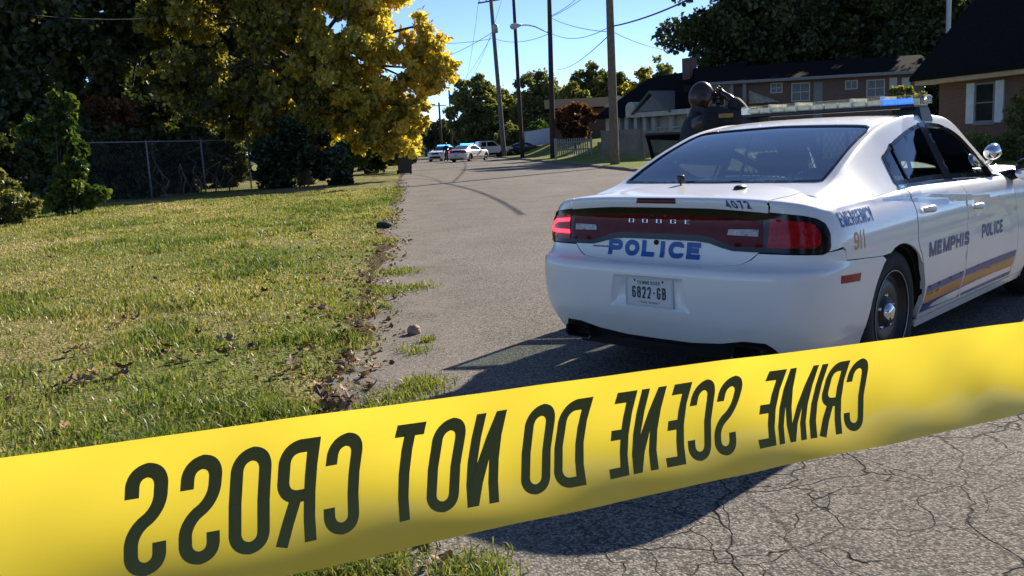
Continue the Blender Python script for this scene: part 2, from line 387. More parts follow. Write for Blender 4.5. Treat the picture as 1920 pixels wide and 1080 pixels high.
QR=SR[-1];QS=QR+(XF-XC);QM=QS+SF[-1]   # q: 0 rear centre .. QR .. QS .. QM front centre ; sign + = right side (y<0)
def body_P(q,t):
    q=np.asarray(q,float);t=np.asarray(t,float);q,t=np.broadcast_arrays(q,t)
    a=np.abs(q);sg=np.sign(q)
    z=cr(TT,LV[:,0],t);xr=cr(TT,LV[:,1],t);W=cr(TT,LV[:,2],t);xf=cr(TT,LV[:,3],t)
    yn=np.where(a<QR,np.interp(a,SR,YR),np.where(a>QS,np.interp(QM-a,SF,YF),1.))
    dr=np.interp(a,SR,DR);df=np.interp(QM-a,SF,DF)
    x=np.where(a<QR,XC+(xr-XC)*dr,np.where(a>QS,XF+(xf-XF)*df,XC+a-QR))
    # waist: doors a bit narrower than hips
    g=np.clip((x-.5)/2.2,0,1);w=W-.018*np.sin(np.pi*g)*(z>.3)*np.clip((1.0-z)/.3,0,1)
    y=-sg*yn*w
    u=np.clip((x+.3)/2.6,0,1);u=u*u*(3-2*u)
    u2=np.clip((x-2.3)/1.6,0,1);u2=u2*u2
    z=z-(.055*u+.13*u2)*np.clip((z-.7)/.38,0,1)
    # rear end dips a little at the corners
    z=z-.035*np.clip((z-.75)/.3,0,1)*np.where(a<QR,yn**4,0)*1.0-.035*np.clip((z-.75)/.3,0,1)*np.where(a>=QR,np.clip(1-(x-XC)/.8,0,1),0)
    return np.stack([x,y,z],-1)
ZX=[-.62,-.42,-.2,0,.2,.4,.6,.9,1.2,1.5,1.7,2.0,2.35,2.5]
ZC=[1.085,1.13,1.222,1.304,1.372,1.428,1.462,1.487,1.488,1.472,1.432,1.29,1.085,1.0]
YRX=[-.62,-.35,.386,1.2,1.7,2.5];YRV=[.71,.69,.64,.625,.625,.70]
YBX=[-.62,-.1,.5,1.6,2.5];YBV=[.86,.872,.862,.85,.80]
ZBX=[-.62,.2,1.9,2.5];ZBV=[1.02,1.045,1.0,.93]
def cabin_G(x,v):
    x=np.asarray(x,float);v=np.asarray(v,float);x,v=np.broadcast_arrays(x,v)
    zc=cr(ZX,ZC,x);yr=cr(YRX,YRV,x);yb=cr(YBX,YBV,x);zb=cr(ZBX,ZBV,x)
    h=np.clip((zc-zb)/.44,.05,1.2)
    a=np.abs(v)
    Y=np.stack([0*x,yr*.62,yr-.03,yr+.045,yb]);Z=np.stack([zc,zc-.006*(.3+.7*h),zc-.008-.016*h,zc-.018-.055*h,zb])
    i=np.clip(a.astype(int),0,3);f=a-i
    def val(A):
        k=np.arange(5)
        d=A[1:]-A[:-1]
        m=np.empty_like(A);m[1:-1]=(d[1:]+d[:-1])/2;m[0]=d[0];m[-1]=d[-1]
        if A is Z: m[0]=0
        m[-2]=d[-1]*.75+d[-2]*.25;
        tk=lambda B,j:np.take_along_axis(B,j[None],0)[0]
        p0,p1,m0,m1=tk(A,i),tk(A,i+1),tk(m,i),tk(m,i+1)
        return p0*(1+2*f)*(1-f)**2+m0*f*(1-f)**2+p1*f*f*(3-2*f)+m1*f*f*(f-1)
    y=val(Y);z=val(Z)
    return np.stack([x,-np.sign(v)*y,z],-1)
# crisp shoulder crease that arches over the rear wheel and drops through the front door
CRX = [-.80, -.67, -.315, .076, .52, 1.04, 1.65, 2.0, 2.14]; CRZ = [.99, 1.015, 1.024, 1.02, .997, .95, .879, .80, .70]
def crease_z(x): return cr(CRX, CRZ, x)
def Pb(q, t):
    p = body_P(q, t); x, y, z = p[..., 0], p[..., 1], p[..., 2]
    act = np.clip((x+.85)/.2, 0, 1)*np.clip((2.16-x)/.1, 0, 1)
    d = crease_z(x)-z
    ins = .016*np.clip(d/.018, 0, 1)*np.exp(-np.clip(d, 0, 9)/.11)*act
    y2 = y-np.sign(y)*ins*(np.abs(y) > .5)
    return np.stack([x, y2, z], -1)
def q_of(x): return QR+(x-XC)
_tt = np.linspace(0, 14, 700)
def t_of(q, z):
    zz = body_P(np.full_like(_tt, q), _tt)[:, 2]; return float(np.interp(z, zz, _tt))
def xz(x, z, s=1):                 # side point (x, z) -> surface parameters; s=+1 right, -1 left
    q = q_of(x); return (s*q, t_of(q, z))

def numn(F, a, b, e=1e-3):
    p = F(a, b); da = F(a+e, b)-F(a-e, b); db = F(a, b+e)-F(a, b-e)
    n = np.cross(da, db); n /= np.linalg.norm(n, axis=-1, keepdims=True)+1e-12
    return p, n
CEN = np.array([1.2, 0, .65])
def out_n(F, a, b):
    p, n = numn(F, a, b); s = np.sign(((p-CEN)*[.35, 1, 1]*n).sum(-1)); s[s == 0] = 1
    return p, n*s[:, None]
def densify(poly, da, db):
    o = []
    for i in range(len(poly)):
        a = np.array(poly[i], float); b = np.array(poly[(i+1) % len(poly)], float)
        k = max(1, int(math.ceil(max(abs(b[0]-a[0])/da, abs(b[1]-a[1])/db))))
        for j in range(k): o.append(tuple(a+(b-a)*j/k))
    return o
def inside(P, poly):
    x, y = P[:, 0], P[:, 1]; r = np.zeros(len(P), bool); n = len(poly); j = n-1
    for i in range(n):
        xi, yi = poly[i]; xj, yj = poly[j]
        c = ((yi > y) != (yj > y)); den = (yj-yi) if yj != yi else 1e-12
        r ^= c & (x < (xj-xi)*(y-yi)/den+xi); j = i
    return r
def panel(F, poly, holes=(), da=.04, db=.5, off=0., thick=.012, creases=(), flat=False, rim=True):
    """a sheet cut out of surface F along an outline in parameter space -> (verts, faces)"""
    loops = [densify(poly, da*.6, db*.6)]+[densify(h, da*.6, db*.6) for h in holes]
    pts = []; ed = []
    for lp in loops:
        k = len(pts); pts += lp; ed += [(k+i, k+(i+1) % len(lp)) for i in range(len(lp))]
    nb = len(pts); B = np.array(pts)
    a0, b0 = B.min(0); a1, b1 = B.max(0)
    ga = np.linspace(a0, a1, max(2, int((a1-a0)/da)+2)); gb = np.linspace(b0, b1, max(2, int((b1-b0)/db)+2))
    Gp = np.stack(np.meshgrid(ga, gb, indexing='ij'), -1).reshape(-1, 2)
    for cl in creases:
        c = np.array(cl, float); Gp = np.concatenate([c, Gp])
    ok = inside(Gp, loops[0])
    for h in loops[1:]: ok &= ~inside(Gp, h)
    Gp = Gp[ok]
    s = np.array([da, db])
    if len(Gp):
        d = np.full(len(Gp), 9.)
        for c in range(0, nb, 400): d = np.minimum(d, (np.abs((Gp[:, None]-B[None, c:c+400])/s).max(-1)).min(1))
        Gp = Gp[d > .33]
    allp = np.concatenate([B, Gp]) if len(Gp) else B
    res = geometry.delaunay_2d_cdt([Vector(p/s) for p in allp], ed, [], 0, 1e-5)
    V2 = np.array([tuple(v) for v in res[0]])*s; T = np.array([f for f in res[2] if len(f) == 3])
    cen = V2[T].mean(1); keep = inside(cen, loops[0])
    for h in loops[1:]: keep &= ~inside(cen, h)
    T = T[keep]
    p, n = out_n(F, V2[:, 0], V2[:, 1])
    p = p+n*off
    # orient triangles outward
    fn = np.cross(p[T[:, 1]]-p[T[:, 0]], p[T[:, 2]]-p[T[:, 0]]); flip = (fn*n[T].mean(1)).sum(-1) < 0
    T[flip] = T[flip][:, ::-1]
    V = [tuple(v) for v in p]; Fc = [tuple(map(int, t)) for t in T]
    if rim and thick > 0:
        k = 0
        for lp in loops:
            A = np.array(lp); bp_, bn = out_n(F, A[:, 0], A[:, 1]); bp_ = bp_+bn*off
            o = len(V); m = len(lp)
            V += [tuple(v) for v in bp_]+[tuple(v) for v in (bp_-bn*thick)]
            Fc += [(o+i, o+(i+1) % m, o+m+(i+1) % m, o+m+i) for i in range(m)]
    return V, Fc
def mirror_poly(poly): return [(-a, b) for a, b in poly][::-1]
def sheet(mb, *a, mi=0, M=None, **k):
    V, F_ = panel(*a, **k)
    if M is not None: V = [tuple(M @ Vector(v)) for v in V]
    mb.add(V, F_, mi)
def arc(cx, cy, r, a0, a1, n=12, ry=None):
    ry = ry or r; return [(cx+r*math.cos(R(a0+(a1-a0)*i/n)), cy+ry*math.sin(R(a0+(a1-a0)*i/n))) for i in range(n+1)]

# ---- stroke lettering: every glyph is a set of centre lines in a unit box
GL = {
 'C': [[(1, .74), (1, 1, 1), (0, 1, 1), (0, 0, 1), (1, 0, 1), (1, .26)]], 'O': [[(0, .5), (0, 1, 1), (1, 1, 1), (1, 0, 1), (0, 0, 1), 'Z']],
 'S': [[(1, .74), (1, 1, 1), (0, 1, 1), (0, .60, 1), (1, .40, 1), (1, 0, 1), (0, 0, 1), (0, .26)]], 'D': [[(0, .5), (0, 1), (1, 1, 1), (1, 0, 1), (0, 0), 'Z']],
 'R': [[(0, 0), (0, 1), (1, 1, 1), (1, .47, 1), (0, .47)], [(.5, .47), (1, 0)]], 'I': [[(.5, 0), (.5, 1)]], 'M': [[(0, 0), (0, 1)], [(1, 0), (1, 1)], 'VEE'],
 'N': [[(0, 0), (0, 1)], [(1, 0), (1, 1)], 'DIAG'], 'E': [[(1, 1), (0, 1), (0, 0), (1, 0)], [(0, .52), (.86, .52)]], 'T': [[(0, 1), (1, 1)], [(.5, 1), (.5, 0)]],
 'P': [[(0, 0), (0, 1), (1, 1, 1), (1, .44, 1), (0, .44)]], 'L': [[(0, 1), (0, 0), (1, 0)]], 'G': [[(1, .74), (1, 1, 1), (0, 1, 1), (0, 0, 1), (1, 0, 1), (1, .46), (.55, .46)]],
 'Y': [[(0, 1), (.5, .42), (1, 1)], [(.5, .42), (.5, 0)]], 'H': [[(0, 0), (0, 1)], [(1, 0), (1, 1)], [(0, .5), (1, .5)]], 'B': [[(0, 0), (0, 1), (.95, 1, 1), (.95, .53, 1), (0, .53)], [(0, .53), (1, .53, 1), (1, 0, 1), (0, 0)]],
 '0': [[(0, .5), (0, 1, 1), (1, 1, 1), (1, 0, 1), (0, 0, 1), 'Z']], '1': [[(.1, .78), (.5, 1), (.5, 0)]], '2': [[(0, .74), (0, 1, 1), (1, 1, 1), (1, .6, 1), (0, 0), (1, 0)]],
 '4': [[(.78, 0), (.78, 1), (0, .30), (1, .30)]], '6': [[(1, .8), (1, 1, 1), (0, 1, 1), (0, 0, 1), (1, 0, 1), (1, .55, 1), (0, .55)]], '7': [[(0, 1), (1, 1), (.3, 0)]],
 '8': [[(0, .78), (0, 1, 1), (1, 1, 1), (1, .53, 1), (0, .53, 1), 'Z'], [(0, .3), (0, .53, 1), (1, .53, 1), (1, 0, 1), (0, 0, 1), 'Z']], '9': [[(0, .2), (0, 0, 1), (1, 0, 1), (1, 1, 1), (0, 1, 1), (0, .45, 1), (1, .45)]], '-': [[(0, .5), (1, .5)]],
}
def glyph(ch, x0, y0, w_, h_, t, rmax=1.0):
    """quads of one glyph in the box (x0,y0,w,h) with stroke width t -> list of (poly of 4 points, stroke index)"""
    out = []
    for si, st in enumerate(GL[ch]):
        if st == 'DIAG':
            k = t*1.12; out.append(([np.array([x0+w_-k, y0]), np.array([x0+w_, y0]), np.array([x0+k, y0+h_]), np.array([x0, y0+h_])], si)); continue
        if st == 'VEE':
            k = t*1.02; m_ = x0+w_/2; out.append(([np.array([m_-k*.5, y0]), np.array([m_+k*.5, y0]), np.array([x0+k, y0+h_]), np.array([x0, y0+h_])], si))
            out.append(([np.array([m_-k*.5, y0]), np.array([m_+k*.5, y0]), np.array([x0+w_, y0+h_]), np.array([x0+w_-k, y0+h_])], si+1)); continue
        closed = st[-1] == 'Z'; pts = [p for p in st if p != 'Z']
        mp = lambda p: np.array([x0+t/2+p[0]*(w_-t), y0+t/2+p[1]*(h_-t)])
        if ch in 'I': mp = lambda p: np.array([x0+w_/2, y0+p[1]*h_])
        P_ = []
        n = len(pts)
        for i, p in enumerate(pts):
            c = mp(p)
            butt = (not closed) and i in (0, n-1)
            if len(p) == 3 and not butt:
                a = mp(pts[(i-1) % n]); b = mp(pts[(i+1) % n]); la = np.linalg.norm(a-c); lb = np.linalg.norm(b-c)
                fa = .5 if len(pts[(i-1) % n]) == 3 else .95; fb = .5 if len(pts[(i+1) % n]) == 3 else .95
                r = min((w_-t)*.5*rmax, la*fa, lb*fb)
                pa = c+(a-c)/la*r; pb = c+(b-c)/lb*r
                for k in range(9):
                    u = k/8; P_.append((1-u)**2*pa+2*u*(1-u)*(c*.78+(pa+pb)*.11)+u*u*pb)
            else: P_.append(c)
        # butt ends reach the box for vertical/horizontal strokes
        if not closed:
            for e, f in ((0, 1), (-1, -2)):
                d = P_[e]-P_[f]; d = d/np.linalg.norm(d)
                if pts[0 if e == 0 else -1][1] in (0, 1) and abs(d[1]) > .6 and ch not in 'I': P_[e] = P_[e]+d*t/2*(1/abs(d[1]))
        Q = [P_[0]]
        for p in P_[1:]:
            if np.linalg.norm(p-Q[-1]) > 1e-7: Q.append(p)
        if closed and np.linalg.norm(Q[0]-Q[-1]) < 1e-7: Q.pop()
        m = len(Q); Lf = []; Rt = []
        for i in range(m):
            if closed: a, b = Q[(i-1) % m], Q[(i+1) % m]
            else: a, b = Q[max(i-1, 0)], Q[min(i+1, m-1)]
            d1 = Q[i]-a; d2 = b-Q[i]
            if np.linalg.norm(d1) < 1e-9: d1 = d2
            if np.linalg.norm(d2) < 1e-9: d2 = d1
            d1 = d1/np.linalg.norm(d1); d2 = d2/np.linalg.norm(d2)
            n1 = np.array([-d1[1], d1[0]]); n2 = np.array([-d2[1], d2[0]]); nn = n1+n2; l = np.linalg.norm(nn)
            nn = n1 if l < 1e-6 else nn/l
            k = min(1/max(.15, nn.dot(n1)), 2.4)*t/2
            Lf.append(Q[i]+nn*k); Rt.append(Q[i]-nn*k)
        for i in range(m if closed else m-1):
            j = (i+1) % m; out.append(([Rt[i], Rt[j], Lf[j], Lf[i]], si))
    return out
def lettering(mb, items, mapf, mi=0, sub=3, eps=.00012):
    """items [(char, x0, y0, w, h, t)], mapf(x array, y array, lift) -> 3-D points"""
    for it in items:
        for quad, si in glyph(*it):
            A, B, D_, E = [np.array(q_) for q_ in quad]
            if np.linalg.norm(E-A) > 2.2*np.linalg.norm(B-A): A, B, D_, E = B, D_, E, A
            k = max(1, int(np.linalg.norm(B-A)/(it[4]/sub)+.5))
            V = []
            for i in range(k+1):
                u = i/k; V += [A+(B-A)*u, E+(D_-E)*u]
            V = np.array(V); p = mapf(V[:, 0], V[:, 1], eps*si)
            mb.add([tuple(v) for v in p], [(2*i, 2*i+2, 2*i+3, 2*i+1) for i in range(k)], mi)
def word(txt, x0, y0, W_, h_, t, gap=None, space=.6, slant=0):
    n = len(txt); narrow = {'I': .42, '1': .62, ' ': space, '-': .8}
    gap = gap if gap is not None else t*.55
    un = sum(narrow.get(c, 1.22 if c == 'M' else 1) for c in txt); cw = (W_-gap*(n-1))/un
    x = x0; o = []
    for c in txt:
        k = narrow.get(c, 1.22 if c == 'M' else 1)*cw
        if c != ' ': o.append((c, x, y0, k, h_, t))
        x += k+gap
    return o

# ---------------------------------------------------------------- car materials
def paint_mat(name, col, dirt=.5):
    m, nt, p = new_mat(name); L = nt.links.new
    tc = N(nt, 'ShaderNodeTexCoord'); sep = N(nt, 'ShaderNodeSeparateXYZ'); L(tc.outputs['Object'], sep.inputs[0])
    no = N(nt, 'ShaderNodeTexNoise'); no.inputs['Scale'].default_value = 5; no.inputs['Detail'].default_value = 8; no.inputs['Roughness'].default_value = .65; L(tc.outputs['Object'], no.inputs['Vector'])
    mr = N(nt, 'ShaderNodeMapRange'); L(sep.outputs[2], mr.inputs[0]); mr.inputs[1].default_value = .75; mr.inputs[2].default_value = .15; mr.inputs[3].default_value = .0; mr.inputs[4].default_value = .55
    ad = N(nt, 'ShaderNodeMath', operation='MULTIPLY'); L(mr.outputs[0], ad.inputs[0]); L(no.outputs[0], ad.inputs[1])
    ml = N(nt, 'ShaderNodeMath', operation='MULTIPLY'); L(ad.outputs[0], ml.inputs[0]); ml.inputs[1].default_value = dirt
    mx = N(nt, 'ShaderNodeMix', data_type='RGBA'); L(ml.outputs[0], mx.inputs[0]); mx.inputs[6].default_value = (*col, 1); mx.inputs[7].default_value = (.30, .26, .21, 1)
    L(mx.outputs[2], p.inputs['Base Color'])
    r2 = N(nt, 'ShaderNodeMapRange'); L(no.outputs[0], r2.inputs[0]); r2.inputs[3].default_value = .30; r2.inputs[4].default_value = .48; L(r2.outputs[0], p.inputs['Roughness'])
    p.inputs['Coat Weight'].default_value = .75; p.inputs['Coat Roughness'].default_value = .10
    return m
M_white = paint_mat('white_paint', (.80, .785, .76))
M_dark = paint_mat('dark_blue_paint', (.012, .018, .030), .15)
M_grey_paint = paint_mat('silver_paint', (.52, .55, .60), .2)
M_blackpl = simple('black_plastic', (.012, .012, .013), .45, var=.2, scale=30)
M_gblack = simple('gloss_black', (.006, .006, .007), .12, var=.1, spec=.3)
M_under = simple('dark_underbody', (.006, .006, .006), .9)
M_rubber = simple('tyre_rubber', (.014, .014, .014), .82, var=.3, scale=25, bump=.15)
M_steel = simple('black_steel_wheel', (.016, .016, .017), .45, var=.2, scale=12)
M_chrome = simple('chrome', (.75, .76, .78), .12, metal=1., var=.05)
M_ring = simple('rim_edge', (.30, .30, .30), .4, metal=.4)
M_redlens = simple('dark_red_lens', (.085, .004, .007), .10, var=.15, scale=25, spec=.3)
M_redlamp = simple('red_lamp_lens', (.34, .008, .012), .08, var=.3, scale=60, spec=.25)
M_garnish = simple('smoked_red_garnish', (.11, .003, .006), .06, var=.2, scale=20, spec=.12)
M_whitelens = simple('reverse_lamp_lens', (.36, .33, .32), .15, var=.35, scale=60)
M_led = emis('red_led', (1., .02, .035), 2.6)
M_bluelet = simple('blue_vinyl', (.006, .078, .31), .35, var=.08)
M_navylet = simple('navy_vinyl', (.010, .055, .21), .35, var=.08)
M_goldlet = simple('gold_vinyl', (.62, .27, .055), .35, var=.1)
M_amber = simple('amber_vinyl', (.62, .26, .035), .35, var=.1)
M_glass_r = glass('rear_window_glass', (.34, .43, .42), .27)
M_glass_s = glass('side_window_glass', (.50, .58, .53), .07)
M_glass_f = glass('windscreen_glass', (.6, .68, .66), .05)
M_seat = simple('dark_seat_cloth', (.02, .021, .023), .9, var=.3, scale=20, bump=.2)
M_cage = simple('cage_metal', (.06, .07, .07), .5, metal=.4)
M_plate = simple('plate_white', (.62, .63, .62), .4, var=.05)
M_ink = simple('plate_ink', (.012, .014, .03), .5)
M_lens = glass('clear_lens', (.98, .95, .84), .02, .15, .30)
M_lbar = simple('lightbar_reflector', (.85, .80, .66), .4, var=.2, scale=30)
M_blueled = emis('blue_led', (.02, .10, .9), 1.3)
M_tile = simple('mirror_glass', (.55, .58, .6), .04, metal=1., var=.02)
M_silverletter = simple('silver_letter', (.55, .55, .57), .25, metal=.9)
M_door_dark = simple('door_inner_trim', (.016, .016, .018), .6, var=.2, scale=20)

# ---------------------------------------------------------------- outlines (half shapes are mirrored)
def clipx(poly, x, s):               # part of an outline on one side of a line
    o = []
    for i in range(len(poly)):
        a, b = poly[i], poly[(i+1) % len(poly)]; ia, ib = s*(a[0]-x) >= 0, s*(b[0]-x) >= 0
        if ia: o.append(a)
        if ia != ib: f = (x-a[0])/(b[0]-a[0]); o.append((x, a[1]+(b[1]-a[1])*f))
    return o
def both(half):                     # half outline listed from the centre line out and back -> symmetric
    return half+[(-a, b) for a, b in half[::-1] if a > 1e-6]
LID_SIDE = [(.720, 14.0), (.690, 12.5), (.668, 11.6), (.640, 10.2), (.610, 9.0), (.572, 8.45), (.510, 7.55), (.41, 7.08), (.26, 6.82)]
lid_poly = both([(0, 17.98)]+[(.96, 17.98), (.93, 17.2), (.86, 16.0), (.79, 15.0)]+LID_SIDE+[(0, 6.74)])
BAND = both([(0, 12.0), (.34, 11.97), (.67, 11.65), (.85, 11.5), (.915, 11.25), (.955, 10.85), (.975, 10.2), (.975, 9.3), (.962, 8.95), (.93, 8.84), (.60, 8.86), (.46, 8.88), (.395, 9.08), (.32, 9.35), (.24, 9.44), (0, 9.45)])
g = .004
def wheel_arch(cx, r=.415, z0=.345): return [xz(cx+r*math.cos(R(a)), max(.195, z0+r*math.sin(R(a)))) for a in np.linspace(205, -25, 26)]
def side(poly, s): return [(s*a, b) for a, b in poly]
SIDE_CREASE = [[xz(x, float(crease_z(x))+dz) for x in np.arange(-.78, 2.12, .035)] for dz in (.002, -.017)]
def rev(p): return p[::-1]
def X(x, z): return xz(x, z)
# bumper seam on the side, from the lamp corner to the wheel arch
SEAM = [(.962, 8.9), X(-.80, .815), X(-.772, .80), X(-.745, .752), X(-.5, .738), X(-.27, .722)]
arch_r = wheel_arch(0.0)
arch_seam = [p for p in arch_r if p[0] < q_of(.02) and body_P(p[0], p[1])[2] < .715]      # rear flank of the arch, bottom -> top
bump_half = [(0, .98), (.23, 1.0), (.42, 1.25), (.56, 1.72), (.68, 1.70), (.72, 1.3), (.76, .80), (.86, .45), (1.0, .25)]
bumper_poly_h = bump_half+[(arch_seam[0][0]-.002, .25)]+arch_seam+rev(SEAM)+[(p[0], p[1]-.10) for p in [(.93, 8.84), (.60, 8.86)]]+[(p[0]+.004, p[1]-.09) for p in LID_SIDE[5:]]+[(0, 6.65)]
bumper_poly = bumper_poly_h+[(-a, b) for a, b in bumper_poly_h[::-1] if a > 1e-6]
PLATE_HOLE = [(-.248, 4.66), (.205, 4.66), (.25, 3.12), (-.285, 3.12)]
PLATE_HOLE = [(-.225, 4.66), (.225, 4.66), (.265, 3.15), (-.265, 3.15)]
arch_top = [p for p in arch_r if p[0] <= q_of(.30)]
DOOR_R = [X(.335, .60), X(.27, .70), X(.245, .80), X(.245, .93), X(.235, .99), (q_of(.225), 13.2)]
arch_upto = [p for p in arch_r if body_P(p[0], p[1])[0] < .31]
SEAM_TOP = [(a, b+.19) for a, b in SEAM]
quarter_h = [(.966, 17.98), (.937, 17.2), (.872, 16.0), (.803, 15.0), (.733, 14.0), (.703, 12.5), (.678, 11.75), (.85, 11.55), (.915, 11.3), (.957, 10.9), (.978, 10.2), (.978, 9.3), (.966, 8.98)]+SEAM_TOP[1:]
archq = [p for p in arch_r if body_P(p[0], p[1])[2] > .727 and p[0] < q_of(.02)]+[p for p in arch_r if q_of(.02) <= p[0] and body_P(p[0], p[1])[2] > .60]
quarter_h = quarter_h+archq+[X(.325, .61), X(.262, .70), X(.238, .80), X(.238, .93), X(.228, .99), (q_of(.22), 13.2), (q_of(.22), 17.98)]
archd = [p for p in arch_r if p[0] > q_of(.2) and body_P(p[0], p[1])[2] < .585]
SILL = .245
rdoor = [(q_of(.232), 13.2), (q_of(.242), 12.4), X(.252, .93), X(.252, .80), X(.277, .70), X(.345, .595)]+archd[:]
rdoor = [p for p in rdoor if body_P(p[0], p[1])[2] > SILL+.01]
rdoor += [X(.43, SILL+.004), X(1.15, SILL+.004), X(1.16, .5), X(1.14, .92), (q_of(1.115), 12.4), (q_of(1.10), 13.2)]
fdoor = [(q_of(1.108), 13.2), (q_of(1.123), 12.4), X(1.148, .92), X(1.168, .5), X(1.158, SILL+.004), X(2.30, SILL+.004), X(2.305, .45), X(2.25, .70), X(2.16, .88), (q_of(2.11), 12.6), (q_of(2.09), 13.2)]
sill_p = [X(.42, SILL-.004), X(2.62, SILL-.004), X(2.62, .20), (q_of(2.62), .0), (q_of(.47), .0), X(.44, .20)]
archf = wheel_arch(3.05)
front_h = [(q_of(2.10), 17.98), (q_of(2.10), 13.2), (q_of(2.12), 12.6), X(2.167, .88), X(2.257, .70), X(2.312, .45), X(2.307, SILL)]
front_h += [X(2.63, SILL), X(2.63, .21)]+[p for p in archf if p[0] > q_of(2.64)]
front_h += [(q_of(3.46), .1), (QM-.9, .05), (QM-.001, .05)]
front_poly_R = front_h+[(QM-.001, 17.98)]

def car_text_side(x0, z0, wd, h, txt, t, shear, mat_off=.0016):
    """lettering on the right flank: x runs forward, shear follows the picture's rising baseline"""
    def mapf(X_, Z_, lift):
        q = q_of(X_); z = Z_+shear*(X_-x0)
        tt = np.array([t_of(a, b) for a, b in zip(q, z)]); p, n = out_n(Pb, q, tt); return p+n*(mat_off+lift)
    return word(txt, x0, z0, wd, h, t), mapf

def build_car(name, label, group):
    car = thing(name, label, 'police car', (0, 0, 0), 0, group)
    P_, out = {}, []
    # --- painted body: quarters, sills, front end
    b = MB()
    for s in (1, -1):
        cs = [side(c, s) for c in SIDE_CREASE]
        sheet(b, Pb, side(quarter_h, s), da=.045, db=.5, creases=cs)
        sheet(b, Pb, side(sill_p, s), da=.06, db=.4)
        sheet(b, Pb, side(front_poly_R, s), da=.07, db=.6, rim=True)
    body = b.build('body', M_white, car, True)
    b = MB(); sheet(b, Pb, lid_poly, da=.04, db=.45); lid = b.build('trunk_lid', M_white, car, True)
    b = MB(); sheet(b, Pb, bumper_poly, [PLATE_HOLE], da=.035, db=.3, thick=.004)
    # recess behind the number plate
    ph = densify(PLATE_HOLE, .03, .3); pa = np.array(ph); pin = pa*[.88, .84]+np.array([0, 3.9])*[0, .16]
    ro, _ = out_n(Pb, pa[:, 0], pa[:, 1]); ri, _ = out_n(Pb, pin[:, 0], pin[:, 1]); ri = ri+[.019, 0, 0]; k_ = len(ph)
    b.add([tuple(v) for v in ro]+[tuple(v) for v in ri], [(i, (i+1) % k_, k_+(i+1) % k_, k_+i) for i in range(k_)]+[tuple(range(k_, 2*k_))])
    bump = b.build('rear_bumper', M_white, car, True)
    # --- doors
    def door(poly, s, nm, handle, M=None, inner=True):
        b = MB(); cs = [side(c, s) for c in SIDE_CREASE]
        sheet(b, Pb, side(poly, s), da=.045, db=.5, creases=cs, thick=.03, M=M)
        d = b.build(nm, M_white, car, True)
        if inner:
            b = MB(); sheet(b, Pb, side(poly, s), da=.2, db=1.5, off=-.05, M=M); b.build('door_lining', M_door_dark, d, True)
        hx, hz = handle; h = MB()
        q = np.array([q_of(hx), q_of(hx+.17)]); 
        p0, n0 = out_n(Pb, np.array([s*q_of(hx)]), np.array([t_of(q_of(hx), hz)])); p1, n1 = out_n(Pb, np.array([s*q_of(hx+.17)]), np.array([t_of(q_of(hx+.17), hz-.012)]))
        p0, p1, n = Vector(p0[0]), Vector(p1[0]), Vector(n0[0])
        up = Vector((0, 0, 1)); dx = (p1-p0).normalized()
        ring = []
        for k in range(7):
            u = k/6; c = p0.lerp(p1, u)+n*(.010+.028*math.sin(math.pi*u)**.6); w2 = .016+.006*math.sin(math.pi*u)
            ring.append([c+up*w2-n*.004, c+up*w2*.5+n*.007, c-up*w2*.5+n*.007, c-up*w2-n*.004])
        V = [v for r_ in ring for v in r_]
        if M is not None: V = [M @ v for v in V]
        h.add(V, [(r_*4+k, r_*4+(k+1) % 4, r_*4+4+(k+1) % 4, r_*4+4+k) for r_ in range(6) for k in range(4)]+[(0, 1, 2, 3), (27, 26, 25, 24)])
        # scooped hand recess behind the handle
        V = []
        for k in range(14):
            a = 2*math.pi*k/14; c = p0.lerp(p1, .5)-up*.018+dx*.075*math.cos(a)+up*.048*math.sin(a)+n*.0035
            V.append(c)
        V.append(p0.lerp(p1, .5)-up*.012-n*.012)
        if M is not None: V = [M @ v for v in V]
        h.add(V, [(k, (k+1) % 14, 14) for k in range(14)])
        h.build('door_handle', M_white, d, True)
        return d
    door(rdoor, 1, 'rear_door', (.335, .918)); door(fdoor, 1, 'front_door', (1.25, .862)); door(rdoor, -1, 'rear_door', (.335, .918))
    # left front door stands open: turned about its front hinge
    hinge = Vector((2.14, .90, 0)); ang = R(OPEN_DEG)
    MD = Matrix.Translation(hinge) @ Matrix.Rotation(-ang, 4, 'Z') @ Matrix.Translation(-hinge)
    od = door(fdoor, -1, 'front_door', (1.25, .862), M=MD); od['label'] = 'driver door swung open with black window frame'
    # --- cabin shell with window openings
    RW = [(-.395, 2.02), (-.2, 2.06), (.1, 2.06), (.30, 2.05), (.385, 1.95), (.425, 1.7), (.438, .74), (.465, 0)]
    RW = [(-.428, 0), (-.415, 1.09), (-.395, 1.8)]+[(-.375, 2.0)]+RW[1:]
    rw = [(a, b) for a, b in RW]+[(a, -b) for a, b in RW[::-1] if b > 1e-6]
    rw = rw[:-1] if rw[-1] == rw[0] else rw
    WS = [(1.62, 0), (1.60, 1.0), (1.66, 2.1), (1.75, 2.28), (2.1, 2.4), (2.42, 2.55), (2.46, 1.5), (2.47, 0)]
    ws = [(a, b) for a, b in WS]+[(a, -b) for a, b in WS[::-1] if b > 1e-6]
    SW = [(.202, 3.32), (.150, 3.82), (.170, 3.90), (.509, 3.93), (2.0, 3.955), (2.10, 3.90), (2.06, 3.62), (1.917, 3.36), (1.676, 3.17), (1.336, 3.01), (1.13, 2.985), (.90, 3.02), (.722, 3.08), (.406, 3.2)]
    shell = [(-.62, -4), (2.5, -4), (2.5, 4), (-.62, 4)]
    SWL = [(a, -b) for a, b in SW]
    b = MB(); sheet(b, cabin_G, shell, [rw, ws, SW, SWL], da=.05, db=.16, thick=.03)
    # roof lining and pillar inner skin
    cab = b.build('roof', M_white, car, True)
